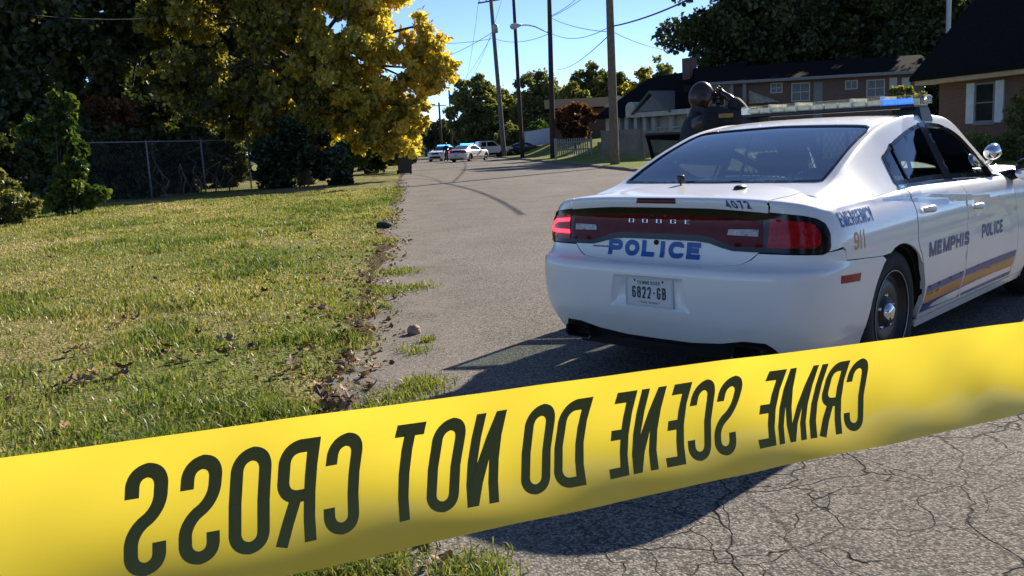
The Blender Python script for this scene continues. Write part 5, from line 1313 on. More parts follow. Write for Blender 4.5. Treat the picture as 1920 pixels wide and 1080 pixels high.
# ================================================================ FENCES
M_fencewood = simple('weathered_boards', (.21, .19, .165), .9, var=.18, scale=1.5)
M_chain = simple('galvanised_wire', (.10, .105, .11), .55, metal=.5, var=.2, scale=20)
M_post = simple('galvanised_post', (.20, .20, .20), .6, metal=.3, var=.2, scale=10)
M_rust = simple('rusty_orange', (.35, .12, .03), .8, var=.3, scale=10)
def board_fence(name, label, p0, p1, h, gap=0, n=None, board=.14, group=None, mat=None):
    v = Vector((p1[0]-p0[0], p1[1]-p0[1], 0)); ln = v.length; t = thing(name, label, 'fence', tuple(p0), math.atan2(v.y, v.x), group)
    b = MB(); x = 0; dz = (p1[2]-p0[2])/ln
    while x < ln-board:
        j = random.uniform(-.02, .02); z = dz*x; b.box(x, x+board-.008, -.012, .012, z+.04, z+h+j); x += board+gap
    bp_ = b.build('boards', mat or M_fencewood, t)
    b = MB()
    for zz in (.35, h-.3): b.add([(0, .014, zz), (ln, .014, zz+dz*ln), (ln, .055, zz+dz*ln), (0, .055, zz), (0, .014, zz+.09), (ln, .014, zz+.09+dz*ln), (ln, .055, zz+.09+dz*ln), (0, .055, zz+.09)], [(0, 1, 2, 3), (7, 6, 5, 4), (0, 4, 5, 1), (3, 2, 6, 7), (0, 3, 7, 4), (1, 5, 6, 2)])
    b.build('rails', mat or M_fencewood, t)
    k = max(2, int(ln/2.4)+1)
    for i in range(k):
        x = ln*i/(k-1); b = MB(); b.box(x-.05, x+.05, .056, .156, dz*x-.3, dz*x+h+.03); b.build('post', mat or M_fencewood, t)
    return t
def yz(px_, py_, Y, z): p = atY(px_, py_, Y); return (p.x, Y, z)
a = atY(1128, 288, 51); c = atY(1204, 288, 49); zt = atY(1165, 243, 50).z; zb = atY(1165, 289, 50).z
board_fence('board_fence', 'grey board privacy fence behind the thick pole', (a.x, 51, zb), (c.x, 49, zb), zt-zb)
c2 = atY(1330, 288, 46.5); board_fence('board_fence', 'grey board fence seen through the open police car door', (c.x+.05, 48.98, zb), (c2.x, 46.5, zb-.05), zt-zb-.12)
a = atY(1040, 294, 63); c = atY(1107, 289, 60); zt1 = atY(1075, 259, 61.5).z; zb1 = atY(1075, 291, 61.5).z
board_fence('picket_fence', 'pale picket fence with open gaps in front of the russet tree', (a.x, 63, zb1), (c.x, 60, zb1), zt1-zb1, gap=.10, board=.12, mat=simple('pale_boards', (.33, .31, .27), .9, var=.2, scale=8))
a = atY(985, 285, 100); c = atY(1042, 262, 92)
board_fence('board_fence', 'pale bluish fence climbing the slope behind the dark sedan', (a.x, 100, .9), (c.x, 92, 1.2), 1.7, mat=simple('pale_blue_boards', (.34, .37, .42), .85, var=.15))
# chain link fence at left
def chain_fence(name, label, pts, h, z=0, top=True, cell=.11):
    t = thing(name, label, 'fence', tuple(pts[0]), 0)
    o = Vector(pts[0]); wires = MB()
    for p0, p1 in zip(pts[:-1], pts[1:]):
        p0, p1 = Vector(p0)-o, Vector(p1)-o; v = p1-p0; ln = v.length; u = v/ln; n_ = int(ln/cell)
        for sgn in (1, -1):
            for k in range(-int(h/cell), n_+int(h/cell)):
                x0 = k*cell; x1 = x0+sgn*h; za, zb_ = .04, h
                if sgn < 0: x0 += 0
                # clip to the panel
                def cl(x, z, X_, Z_, lim):
                    f = (lim-x)/(X_-x); return lim, z+(Z_-z)*f
                xa, zA, xb, zB = x0, za, x1, zb_
                if max(xa, xb) < 0 or min(xa, xb) > ln: continue
                if xa < 0: xa, zA = cl(x0, za, x1, zb_, 0)
                if xa > ln: xa, zA = cl(x0, za, x1, zb_, ln)
                if xb < 0: xb, zB = cl(x0, za, x1, zb_, 0)
                if xb > ln: xb, zB = cl(x0, za, x1, zb_, ln)
                off = Vector((-u.y, u.x, 0))*.004*sgn
                wires.tube([p0+u*xa+Vector((0, 0, zA))+off, p0+u*xb+Vector((0, 0, zB))+off], .0038, 3, caps=False)
    wires.build('mesh', M_chain, t)
    for p0, p1 in zip(pts[:-1], pts[1:]):
        b = MB(); b.tube([Vector(p0)-o+Vector((0, 0, h)), Vector(p1)-o+Vector((0, 0, h))], .022, 6); b.build('top_rail', M_post, t, True)
        v = Vector(p1)-Vector(p0); k = max(1, round(v.length/3))
        for i in range(k+(p1 is pts[-1])):
            p = Vector(p0)-o+v*(i/k); b = MB(); b.tube([p+Vector((0, 0, -.2)), p+Vector((0, 0, h+.05))], .035, 8); b.build('post', M_post, t, True)
    return t
pA = at(165, 388); pB = atY(470, 335, 40); hF = atY(300, 265, 34.8).z
chain_fence('chain_link_fence', 'old chain link fence in the shade between ivy shrub and maple', [(pA.x, pA.y, 0), (pB.x, 40, 0)], hF, cell=.16)
g0_ = at(47, 392); g1_ = (g0_.x-3.4, g0_.y-.6, 0)
gt = chain_fence('chain_link_gate', 'chain link gate panel with square steel frame at far left', [(g1_[0], g1_[1], 0), (g0_.x, g0_.y, 0)], atY(47, 254, g0_.y).z, cell=.14)
M_galv = simple('bright_galvanised', (.42, .42, .42), .5, metal=.3, var=.15)
for o in gt.children: o.material_slots[0].link = 'OBJECT'; o.material_slots[0].material = M_galv
M_vine = simple('dead_vine', (.16, .13, .10), .95, var=.3, scale=9)
for k in range(5):
    u = .42+.105*k; p = Vector((pA.x, pA.y, 0)).lerp(Vector((pB.x, 40, 0)), u)
    b = MB(); pts = [p+Vector((random.uniform(-.12, .12)*i, -.06, .32*i)) for i in range(random.choice([5, 6, 7]))]; b.tube(pts, [.035-.004*i for i in range(len(pts))], 5)
    for j in range(3): q = pts[2+j % 3]; b.tube([q, q+Vector((random.uniform(-.3, .3), -.03, -.4)), q+Vector((random.uniform(-.4, .4), -.05, -.9))], [.018, .014, .006], 4)
    tag(b.build('dead_vine', M_vine, smooth=True), 'grey dead vine hanging on the chain link fence in the shade', 'vine', 'dead vines on the fence')
sp = at(437, 341); b = MB(); b.tube([(sp.x, 40.5, -.1), (sp.x-.05, 40.5, .95)], .035, 6); tag(b.build('marker_stake', M_rust, smooth=True), 'rusty orange stake standing beside the maple shrub', 'stake')
gp = at(40, 398); b = MB(); b.box(gp.x-.06, gp.x+.06, gp.y-.3, gp.y-.18, -.2, 2.75); tag(b.build('gate_post', M_fencewood), 'weathered wooden post at the corner of the chain link gate', 'post')

# ================================================================ POLES, LAMP, WIRES
M_pole = simple('weathered_pole', (.15, .115, .085), .9, var=.3, scale=5, bump=.35, bscale=18)
M_pole_d = simple('creosote_pole', (.05, .034, .026), .9, var=.3, scale=5, bump=.3, bscale=18)
M_pole_g = simple('grey_pole', (.12, .11, .10), .9, var=.25, scale=5, bump=.3)
M_wire = simple('black_wire', (.018, .018, .02), .7)
M_metalgrey = simple('grey_metal', (.30, .31, .32), .5, metal=.4, var=.15)
def pole(label, base_px, top_px, X_, rad, mat, extra=.0, group='utility poles along the street'):
    """foot on the ground at lateral position X_, leaning as in the photograph and running on above the frame"""
    d = ray(*base_px); Y = X_/d.x*d.y; z0 = 0.0
    p0 = atY(base_px[0], base_px[1], Y); p1 = atY(top_px[0], top_px[1], Y)
    dr = (p1-p0).normalized(); p0 = p0-dr*(p0.z+.5)/dr.z; H = max(10.5, p1.z+1.0)+extra; p2 = p0+dr*(H-p0.z)/dr.z
    t = thing('utility_pole', label, 'utility pole', (p0.x, p0.y, 0), 0, group); o = Vector((p0.x, p0.y, 0))
    b = MB(); n = 8; b.tube([(p0.lerp(p2, i/n))-o for i in range(n+1)], [rad*(1.12-.34*i/n) for i in range(n+1)], 14); b.build('shaft', mat, t, True)
    return t, o, dr, Y
pA_, oA, dA, YA = pole('thick pale brown wooden pole on the grass corner, nearest of the poles', (1153, 314), (1143, 0), 10.15, .215, M_pole)
pB_, oB, dB, YB = pole('dark brown wooden pole carrying the street lamp arm', (1037, 299), (1030, 0), 10.9, .205, M_pole_d)
pC_, oC, dC, YC = pole('slim dark pole standing right of the leaning crossarm pole', (980, 303), (963, 0), 9.75, .17, M_pole_d)
pD_, oD, dD, YD = pole('grey leaning pole with a crossarm and small transformer', (946, 300), (920, -5), 9.75, .23, M_pole_g)
def onp(o, dr, Y, px, py): return atY(px, py, Y)-o
# crossarm and transformer of the leaning pole
c0, c1 = onp(oD, dD, YD, 896, 6), onp(oD, dD, YD, 948, -3)
b = MB(); b.tube([c0, c1], .08, 6); ca = b.build('crossarm', M_pole_g, pD_)
for u in (.05, .3, .7, .95):
    p = c0.lerp(c1, u); b = MB(); b.lathe([(.03, 0), (.075, .05), (.05, .10), (.075, .15), (.03, .22), (0, .22)], 10, Matrix.Translation(p+Vector((0, 0, .07)))); b.build('insulator', M_metalgrey, ca, True)
tp = onp(oD, dD, YD, 927, 55); b = MB(); b.lathe([(0, -.42), (.27, -.40), (.29, .35), (.2, .45), (0, .47)], 14, Matrix.Translation(tp+Vector((.05, -.38, 0)))); b.build('transformer', M_metalgrey, pD_, True)
# street lamp on a curved arm
arm = [onp(oB, dB, YB, *p) for p in ((1030, 62), (1018, 57), (1004, 50), (990, 47), (974, 47))]
lamp = thing('street_lamp', 'grey cobra street lamp on a curved arm reaching left from the dark pole', 'street lamp', tuple(oB+arm[0]))
arm = [p-onp(oB, dB, YB, 1030, 62) for p in arm]
b = MB(); b.tube(arm, [.045]*5, 6); b.build('arm', M_metalgrey, lamp, True)
h0, h1 = arm[-1], onp(oB, dB, YB, 956, 51)-onp(oB, dB, YB, 1030, 62)
b = MB(); b.tube([h0+Vector((.2, 0, .02)), h0.lerp(h1, .2), h0.lerp(h1, .5), h0.lerp(h1, .85), h1], [.06, .16, .24, .2, .06], 10); b.build('lamp_head', simple('pale_lamp_head', (.5, .5, .48), .5, var=.08), lamp, True)
for (bx, tx, ty, Y, r_, mat, lab, arm_) in [(829, 823, 192, 135, .17, M_pole_d, 'distant dark pole with a short crossarm at the street end', True), (881, 876, 150, 128, .13, M_pole_g, 'thin grey pole in front of the tall dull green tree', False), (848, 842, 168, 140, .16, M_pole_d, 'distant dark pole against the tall dull green tree', False), (818, 815, 228, 170, .14, M_pole_g, 'farthest small pale pole at the street end', True)]:
    p0 = atY(bx, 288, Y); p1 = atY(tx, ty, Y); t = thing('utility_pole', lab, 'utility pole', (p0.x, Y, 0), 0, 'utility poles along the street'); o = Vector((p0.x, Y, 0))
    b = MB(); b.tube([Vector((0, 0, -.4)), p1-o], [r_*1.1, r_*.85], 10); b.build('shaft', mat, t, True)
    if arm_: b = MB(); q = p1-o-Vector((0, 0, .5)); b.tube([q+Vector((-1.1, 0, 0)), q+Vector((1.1, 0, .05))], .07, 6); b.build('crossarm', mat, t)
def wire(p0, p1, sag, rad=.018, label='thin black utility wire crossing the sky', n=16):
    p0, p1 = Vector(p0), Vector(p1); pts = [p0.lerp(p1, i/n)-Vector((0, 0, sag*4*(i/n)*(1-i/n))) for i in range(n+1)]
    b = MB(); b.tube(pts, rad, 5, caps=False); return tag(b.build('power_line', M_wire, smooth=True), label, 'wire', 'wires strung between the poles')
aw = atY
wire(aw(1150, 49, YA), aw(1420, -70, 26), .25, .035, 'thick service wire rising right from the thick pale pole')
wire(aw(1034, 34, YB), aw(1148, 60, YA), .2, label='wire sloping from the lamp pole to the thick pale pole'); wire(aw(1150, 60, YA), aw(1300, 92, 62), .4, label='wire sloping right from the thick pale pole to the big dark tree')
wire(aw(1146, 62, YA), aw(1044, 130, 110), .5, .025, label='wire dropping left from the thick pale pole behind the treetops')
wire(aw(1033, 62, YB), aw(1147, 48, YA), .5, label='sagging wire between lamp pole and thick pale pole')
wire(aw(780, 79, 100), aw(925, 72, YD), .3, .024, label='long level wire left of the leaning crossarm pole'); wire(aw(926, 72, YD), aw(1032, 62, YB), .5, .022, label='wire between the leaning crossarm pole and the lamp pole')
wire(aw(921, 62, YD), aw(822, 110, 135), .3, .03, label='wire falling from the leaning pole to the distant poles')
wire(aw(1033, 30, YB), aw(1110, -30, 60), .2, .02, label='wire rising steeply right from the lamp pole'); wire(aw(1033, 32, YB), aw(1150, -48, 58), .2, .02, label='second wire rising steeply right from the lamp pole')
wire(aw(897, 4, YD), aw(874, 150, 128), .6, .018, label='thin drop wire hanging from the crossarm left end'); wire(aw(940, 2, YD), aw(880, 150, 128), .9, .018, label='thin drop wire hanging from the crossarm right end'); wire(aw(925, 60, YD), aw(845, 170, 140), .9, .02, label='slack wire curving down from the transformer')
wire(aw(-20, 18, 30), aw(330, 30, 36), .2, .012, label='pale thin wire in front of the dark trees at left')
# ================================================================ SMALL STREET THINGS
M_bin = simple('bin_plastic', (.018, .022, .024), .5, var=.2, scale=8)
bp_ = at(760, 327); tb = thing('wheelie_bin', 'dark wheeled trash bin standing at the left road edge', 'trash bin', (bp_.x, bp_.y, 0), R(8))
b = MB(); b.add([(x*.27*s_, y*.30*s_, z) for z, s_ in ((.06, .82), (.98, 1.0)) for x, y in ((-1, -1), (1, -1), (1, 1), (-1, 1))], [(3, 2, 1, 0), (4, 5, 6, 7)]+[(i, (i+1) % 4, 4+(i+1) % 4, 4+i) for i in range(4)]); b.build('body', M_bin, tb)
b = MB(); b.box(-.30, .30, -.33, .34, .98, 1.03, bev=.015); b.box(-.25, .25, -.27, .30, 1.03, 1.08, bev=.02); b.build('lid', M_bin, tb)
b = MB(); b.tube([(-.24, .38, .95), (.24, .38, .95)], .02, 8); b.box(-.24, -.20, .30, .39, .92, .97); b.box(.20, .24, .30, .39, .92, .97); b.build('handle', M_bin, tb); tb.scale = (1.45, 1.2, 1.06)
for s in (1, -1): b = MB(); b.lathe([(0, -.03), (.12, -.03), (.13, 0), (.12, .03), (0, .03)], 16, Matrix.Translation(Vector((s*.25, .27, .12))) @ Matrix.Rotation(R(90), 4, 'Y')); b.build('wheel', M_rubber, tb, True)
mp = at(688, 319); mb_ = thing('mailbox', 'small pale mailbox on a post on the far lawn', 'mailbox', (mp.x, 66, 0))
b = MB(); b.box(-.05, .05, -.05, .05, -.1, 1.0); b.build('post', M_fencewood, mb_)
b = MB(); b.prism([(-.09, 0), (.09, 0)]+[(.09*math.cos(R(a)), .12+.09*math.sin(R(a))) for a in range(0, 181, 30)], -.25, .25, Matrix.Translation(Vector((0, 0, 1.0))) @ Matrix(((1, 0, 0, 0), (0, 0, 1, 0), (0, 1, 0, 0), (0, 0, 0, 1)))); b.build('box', M_trim, mb_)
def rock(name, label, cat, loc, s, mat, seed=0):
    bmr = np.random.default_rng(seed); n1, n2 = 10, 7; V = []; 
    for j in range(n2):
        th_ = math.pi*j/(n2-1)
        for i in range(n1): r_ = 1+.28*(bmr.random()-.5); V.append((s[0]*r_*math.sin(th_)*math.cos(2*math.pi*i/n1), s[1]*r_*math.sin(th_)*math.sin(2*math.pi*i/n1), s[2]*r_*math.cos(th_)+s[2]*.6))
    b = MB(); b.add(V, [(j*n1+i, j*n1+(i+1) % n1, (j+1)*n1+(i+1) % n1, (j+1)*n1+i) for j in range(n2-1) for i in range(n1)])
    o = b.build(name, mat, smooth=True); o.location = loc; return tag(o, label, cat)
M_rock = simple('pinkish_stone', (.33, .23, .18), .9, var=.3, scale=12, bump=.5, bscale=30); M_dkrag = simple('dark_rag', (.025, .027, .032), .8, var=.4, scale=20, bump=.5)
p = at(777, 626); rock('stone', 'pinkish broken stone lying on the asphalt near the left edge', 'stone', (p.x, p.y, 0), (.055, .05, .045), M_rock, 3)
p = at(721, 428); rock('crushed_can', 'crumpled dark scrap on the lawn border beside the asphalt', 'litter', (p.x, p.y, .02), (.15, .10, .07), M_dkrag, 5)
# --- clipped hedges by the near brick house
for (px_, py_, y0, y1, x0, x1, lab) in [(1838, 300, 240, 300, 1795, 1868, 'clipped round hedge bush left of the spotlight'), (1905, 305, 238, 305, 1868, 1945, 'clipped round hedge bush at the right frame edge')]:
    Y = 23.5; c, rx, rz = px_box(x0, x1, y0, y1, Y); zg = float(right_z(c.x, Y))
    shrub('hedge', lab, 'hedge', (c.x, Y, zg), [((0, 0, (c.z-zg)*.9), (rx, rx, max(.35, rz))), ((0, 0, .3), (rx*.9, rx*.9, .4))], 6500, .055, M_lol, h=1, n_clump=26, fill=.6, rel=(.3, .45))
Y = 27; c, rx, rz = px_box(1878, 1960, 160, 250, Y); zg = .4
shrub('flowering_shrub', 'loose leafy shrub against the near brick house wall', 'shrub', (c.x, Y, zg), [((0, 0, c.z-zg), (rx, .6, rz*1.1)), ((0, 0, .6), (rx*.7, .5, .6))], 3500, .09, M_lol, h=1.5)
Y = 48; c, rx, rz = px_box(1655, 1735, 160, 200, Y)
shrub('garden_shrub', 'pale leafy shrub showing above the light bar', 'shrub', (c.x, Y, .9), [((0, 0, c.z-.9), (rx, .8, rz)), ((0, 0, 1), (rx*.8, .7, 1))], 4500, .15, M_lol, h=1.5)

c, rx, rz = px_box(1728, 1775, 150, 232, 60)
shrub('garden_tree', 'dark bushy tree filling the gap between the two brick houses', 'tree', (c.x, 60, 1.6), [((0, 0, max(.8, c.z-1.6)), (rx*1.3, 1.2, rz)), ((0, 0, .6), (rx*1.2, 1.0, 1.2))], 6000, .2, M_ldk, h=2)

# ================================================================ OTHER VEHICLES
for_far = []
def far_patrol(label, loc, rz, drop=()):
    c = copy_tree(patrol); tag(c, label); c.location = loc; c.rotation_euler = (0, 0, rz)
    return c
DROP = {'partition_cage', 'antenna'}
p2 = at(880, 303.5); p2 = Vector((5.05, 80.0, 0))
def ctree(o):
    r = [o]
    for c in o.children: r += ctree(c)
    return r
c2 = far_patrol('distant white police sedan seen from behind with blue roof lights on', (atY(866, 300, 81).x, 81.0, 0), R(58))
c3 = far_patrol('distant white police sedan facing us with blue flashing roof lights', (atY(838, 300, 90).x+.3, 93.5, 0), R(-112))
M_farblue = emis('flashing_blue', (.03, .22, 1.), 7.0)
for c in (c2, c3):
    for o in ctree(c):
        n_ = o.name.split('.')[0]
        if n_ in ('light_bar_lens',): o.material_slots[0].link = 'OBJECT'; o.material_slots[0].material = M_farblue
def strip_copy(o, parent, keep_mat, skip):
    """copy of a car without police fittings, repainted"""
    n_ = o.name.split('.')[0]
    if n_ in skip: return None
    c = o.copy(); C.objects.link(c)
    if 'label' in c and parent is not None: del c['label']
    if parent is not None: c.parent = parent
    if c.type == 'MESH' and c.material_slots and c.material_slots[0].material == M_white: c.material_slots[0].link = 'OBJECT'; c.material_slots[0].material = keep_mat
    for ch in list(o.children): strip_copy(ch, c, keep_mat, skip)
    return c
SKIP = {'light_bar', 'spotlight', 'partition_cage', 'emergency_letters', 'emergency_number', 'city_letters', 'police_letters', 'upper_stripe', 'gold_stripe', 'lower_stripe', 'lid_letters', 'unit_number', 'dealer_script', 'maker_letters', 'antenna', 'door_frame', 'door_glass', 'plate_letters', 'plate_small_letters', 'plate_frame', 'lock', 'maker_letter'}
def civil(label, cat, loc, rz, paint, group='parked cars in the distance'):
    c = strip_copy(patrol, None, paint, SKIP); c.name = 'parked_car'; tag(c, label, cat, group); c.location = loc; c.rotation_euler = (0, 0, rz)
    for o in list(c.children):                                   # the driver door is shut on these
        if o.name.split('.')[0] == 'front_door' and o.data == OPEN_DOOR.data:
            for k in ctree(o)[1:]: bpy.data.objects.remove(k)
            bpy.data.objects.remove(o)
    for nm, src_ in (('front_door', SHUT_DOOR),):
        o = src_.copy(); C.objects.link(o); o.parent = c; o.scale = (1, -1, 1)
        o.material_slots[0].link = 'OBJECT'; o.material_slots[0].material = paint
    return c
OPEN_DOOR = [o for o in patrol.children if 'label' in o and 'swung open' in o['label']][0]
SHUT_DOOR = [o for o in patrol.children if o.name.startswith('front_door') and o is not OPEN_DOOR][0]
pS = atY(985, 297, 95)
civil('dark blue sedan parked on the drive behind the two slim poles', 'car', (pS.x-1.3, 95.5, -.02), R(9), M_dark)
pS = atY(790, 290, 140); civil('far blue car parked across the end of the street', 'car', (pS.x-1.2, 140, -.05), R(5), M_dark)
pS = atY(776, 300, 72); civil('silver car half hidden behind the trash bin', 'car', (atY(766, 300, 78).x-1.35, 78, -.05), R(80), M_grey_paint)
pS = atY(868, 290, 92); civil('dark car parked just beyond the distant police sedan', 'car', (atY(862, 290, 98).x-1.0, 100, 0), R(20), M_dark)
# --- white pickup with an extended cab
M_pwhite = simple('pickup_white', (.70, .71, .72), .35, var=.04, coat=.5)
pk = thing('pickup_truck', 'white pickup truck parked behind the distant police sedan', 'pickup truck', (atY(905, 290, 93).x-2.2, 94.5, 0), R(10))
b = MB(); prof = [(0, .55), (5.3, .55), (5.42, .62), (5.45, .98), (5.25, 1.12), (4.0, 1.17), (1.95, 1.17), (.02, 1.15)]
Mxz2 = Matrix(((1, 0, 0, 0), (0, 0, 1, 0), (0, 1, 0, 0), (0, 0, 0, 1)))
b.prism(prof, -.92, .92, Mxz2); b.build('body', M_pwhite, pk)
b = MB(); cabp = [(1.75, 1.175), (4.15, 1.175), (3.45, 1.74), (3.2, 1.80), (2.0, 1.80), (1.85, 1.74)]; b.prism(cabp, -.80, .80, Mxz2); b.build('cab', M_pwhite, pk)
for s in (1, -1):
    for poly in ([(2.05, 1.24), (2.62, 1.24), (2.62, 1.70), (2.12, 1.70)], [(2.72, 1.24), (3.95, 1.24), (3.38, 1.70), (2.72, 1.70)]):
        b = MB(); b.prism(poly, s*.80, s*.812, Mxz2); b.build('side_window', M_gblack, pk)
    for wx in (.95, 4.45):
        b = MB(); Mw = Matrix.Translation(Vector((wx, s*.88, .37))) @ Matrix.Rotation(R(90), 4, 'X'); b.lathe([(.2, -.1), (.36, -.11), (.37, 0), (.36, .11), (.2, .1)], 24, Mw); wl = b.build('wheel', M_rubber, pk, True)
        b = MB(); b.lathe([(0, -.06), (.2, -.08), (.21, .0), (.2, .08), (0, .06)], 20, Mw); b.build('rim', M_metalgrey, wl, True)
        b = MB(); b.prism([(wx+.47*math.cos(R(a)), .37+.47*math.sin(R(a))) for a in range(25, 156, 13)]+[(wx-.43, .5), (wx+.43, .5)], s*.905, s*.923, Mxz2); b.build('wheel_arch', M_under, pk)
    b = MB(); b.box(5.40, 5.47, s*.62-.16, s*.62+.16, .78, .98); b.build('headlamp', M_whitelens, pk)
b = MB(); b.box(5.40, 5.47, -.44, .44, .74, .98); b.build('grille', M_gblack, pk)
b = MB(); b.box(5.40, 5.55, -.9, .9, .45, .62, bev=.03); b.box(-.12, .02, -.9, .9, .45, .62, bev=.03); b.build('bumper', M_metalgrey, pk)
b = MB(); b.add([(3.50, -.74, 1.70), (3.50, .74, 1.70), (4.10, .76, 1.22), (4.10, -.76, 1.22)], [(0, 1, 2, 3)]); o = b.build('windscreen', M_gblack, pk); o.location = (.02, 0, .01)

# ================================================================ PEOPLE
M_skin = simple('brown_skin', (.030, .016, .011), .32, var=.12, scale=12)
M_jacket = simple('black_uniform_cloth', (.009, .010, .013), .8, var=.5, scale=14, bump=1.0, bscale=16)
M_trous = simple('dark_trousers', (.012, .013, .018), .9, var=.25, scale=15, bump=.3)
M_boot = simple('black_boots', (.01, .01, .01), .4)
M_gear = simple('black_gear', (.012, .012, .013), .35)
M_patch = simple('gold_shoulder_patch', (.35, .20, .05), .7, var=.2, scale=30)
def skinned(name, verts, edges, radii, mat, parent, root=0, sub=2, name_mesh=None):
    me = bpy.data.meshes.new(name); me.from_pydata([tuple(v) for v in verts], edges, []); me.update()
    o = bpy.data.objects.new(name, me); C.objects.link(o)
    sk = o.modifiers.new('skin', 'SKIN'); sk.use_smooth_shade = True; sk.branch_smoothing = .7
    for i, r in enumerate(radii):
        d = me.skin_vertices[0].data[i]; d.radius = (r if isinstance(r, tuple) else (r, r)); d.use_root = (i == root)
    sb = o.modifiers.new('sub', 'SUBSURF'); sb.levels = sub; sb.render_levels = sub
    dg = bpy.context.evaluated_depsgraph_get(); m2 = bpy.data.meshes.new_from_object(o.evaluated_get(dg))
    bpy.data.objects.remove(o); bpy.data.meshes.remove(me)
    m2.materials.clear(); return link_mesh(name, m2, mat, parent)
def ellip_mesh(c, r, n=24, m=16, fn=None):
    V = []
    for j in range(m+1):
        th_ = math.pi*j/m
        for i in range(n):
            ph = 2*math.pi*i/n; p = Vector((math.sin(th_)*math.cos(ph), math.sin(th_)*math.sin(ph), math.cos(th_)))
            if fn: p = fn(p)
            V.append((c[0]+p.x*r[0], c[1]+p.y*r[1], c[2]+p.z*r[2]))
    F_ = [(j*n+i, j*n+(i+1) % n, (j+1)*n+(i+1) % n, (j+1)*n+i) for j in range(m) for i in range(n)]
    return V, F_
def person_body(parent, P_, head_turn=0.0, height=1.85):
    """P_: joint positions in the figure's own frame (x forward, y left).  One skinned surface, head sculpted and joined on."""
    k = list(P_.keys()); ix = {n_: i for i, n_ in enumerate(k)}
    E = [('pelvis', 'waist'), ('waist', 'chest'), ('chest', 'neck0'), ('neck0', 'neck1'), ('neck1', 'skull')]
    for s in 'LR':
        E += [('chest', 'sh'+s), ('sh'+s, 'el'+s), ('el'+s, 'wr'+s), ('wr'+s, 'palm'+s), ('pelvis', 'hip'+s), ('hip'+s, 'kn'+s), ('kn'+s, 'an'+s), ('an'+s, 'toe'+s)]
    rad = dict(pelvis=(.15, .12), waist=(.15, .12), chest=(.17, .125), neck0=.066, neck1=.060, skull=.066)
    for s in 'LR': rad.update({'sh'+s: .068, 'el'+s: .046, 'wr'+s: .032, 'palm'+s: .034, 'hip'+s: .095, 'kn'+s: .06, 'an'+s: .043, 'toe'+s: .04})
    V = [Vector(P_[n_]) for n_ in k]; R_ = [rad[n_] for n_ in k]; EE = [(ix[a], ix[b]) for a, b in E]
    # fingers: four of unequal length and a thumb, curled round what is held
    for s in 'LR':
        pm, wr = Vector(P_['palm'+s]), Vector(P_['wr'+s]); d = (pm-wr).normalized(); up = Vector(P_.get('thumbdir'+s, (0, 0, 1))) if False else Vector((0, 0, 1))
        sd = d.cross(up); sd = sd.normalized() if sd.length > .1 else Vector((1, 0, 0)); nn = sd.cross(d)
        curl = P_curl
        for f, (off, L_) in enumerate(((-.03, .062), (-.010, .072), (.010, .068), (.030, .052))):
            a = pm+nn*off*1.0+d*.035; b_ = a+d*L_*.5+sd*L_*.15*curl; c_ = b_+d*L_*.15+sd*L_*.42*curl
            i0 = len(V); V += [a, b_, c_]; R_ += [.0115, .0095, .008]; EE += [(ix['palm'+s], i0), (i0, i0+1), (i0+1, i0+2)]
        a = pm-d*.012-nn*.038; b_ = a+d*.03-nn*.018+sd*.012; c_ = b_+d*.028+sd*.012; i0 = len(V); V += [a, b_, c_]; R_ += [.013, .0105, .009]; EE += [(ix['palm'+s], i0), (i0, i0+1), (i0+1, i0+2)]
    body = skinned('body', V, EE, R_, M_skin, parent, 0, 2)
    # head: sculpted skull with brow, nose, mouth, chin and ears, merged into the same mesh
    hd = Vector(P_['skull']); Mh = Matrix.Translation(hd) @ Matrix.Rotation(head_turn, 4, 'Z') @ Matrix.Rotation(P_tilt, 4, 'Y')
    def sculpt(p):
        x, y, z = p
        if x > 0 and z < 0: x *= 1-.10*abs(z)                       # face flattens
        if z < -.25: y *= 1-.38*(-z-.25); x = x*(1-.08*(-z-.25)) if x > 0 else x*(1+.45*z+.1)
        w_ = math.exp(-((y/.16)**2+((z+.12)/.22)**2)); x += .22*w_ if x > 0 else 0   # nose
        w_ = math.exp(-((y/.30)**2+((z+.52)/.08)**2)); x += .07*w_ if x > 0 else 0   # lips
        for sy in (.38, -.38):
            w_ = math.exp(-(((y-sy)/.16)**2+((z-.06)/.11)**2)); x -= .09*w_ if x > 0 else 0   # eye sockets
        w_ = math.exp(-((y/.6)**2+((z-.24)/.10)**2)); x += .05*w_ if x > 0 else 0
        w_ = math.exp(-((y/.3)**2+((z+.85)/.15)**2)); x += .10*w_ if x > 0 else 0
        return Vector((x, y, z))
    Vh, Fh = ellip_mesh((0, 0, 0), (.106, .082, .130), 40, 30, sculpt)
    vs_, fs_ = [tuple(v.co) for v in body.data.vertices], [tuple(p.vertices) for p in body.data.polygons]
    o0 = len(vs_); vs_ += [tuple(Mh @ Vector(v)) for v in Vh]; fs_ += [tuple(i+o0 for i in f) for f in Fh]
    for sy in (1, -1):
        Ve, Fe = ellip_mesh((-.005, sy*.083, -.005), (.022, .012, .034), 10, 8); o0 = len(vs_); vs_ += [tuple(Mh @ Vector(v)) for v in Ve]; fs_ += [tuple(i+o0 for i in f) for f in Fe]
        Ve, Fe = ellip_mesh((.086, sy*.031, .008), (.010, .013, .009), 10, 8); o0 = len(vs_); vs_ += [tuple(Mh @ Vector(v)) for v in Ve]; fs_ += [tuple(i+o0 for i in f) for f in Fe]
    me = bpy.data.meshes.new('body'); me.from_pydata(vs_, [], fs_); me.update(); old = body.data; me.materials.append(M_skin); me.polygons.foreach_set('use_smooth', [True]*len(me.polygons)); body.data = me; bpy.data.meshes.remove(old)
    return body, Mh
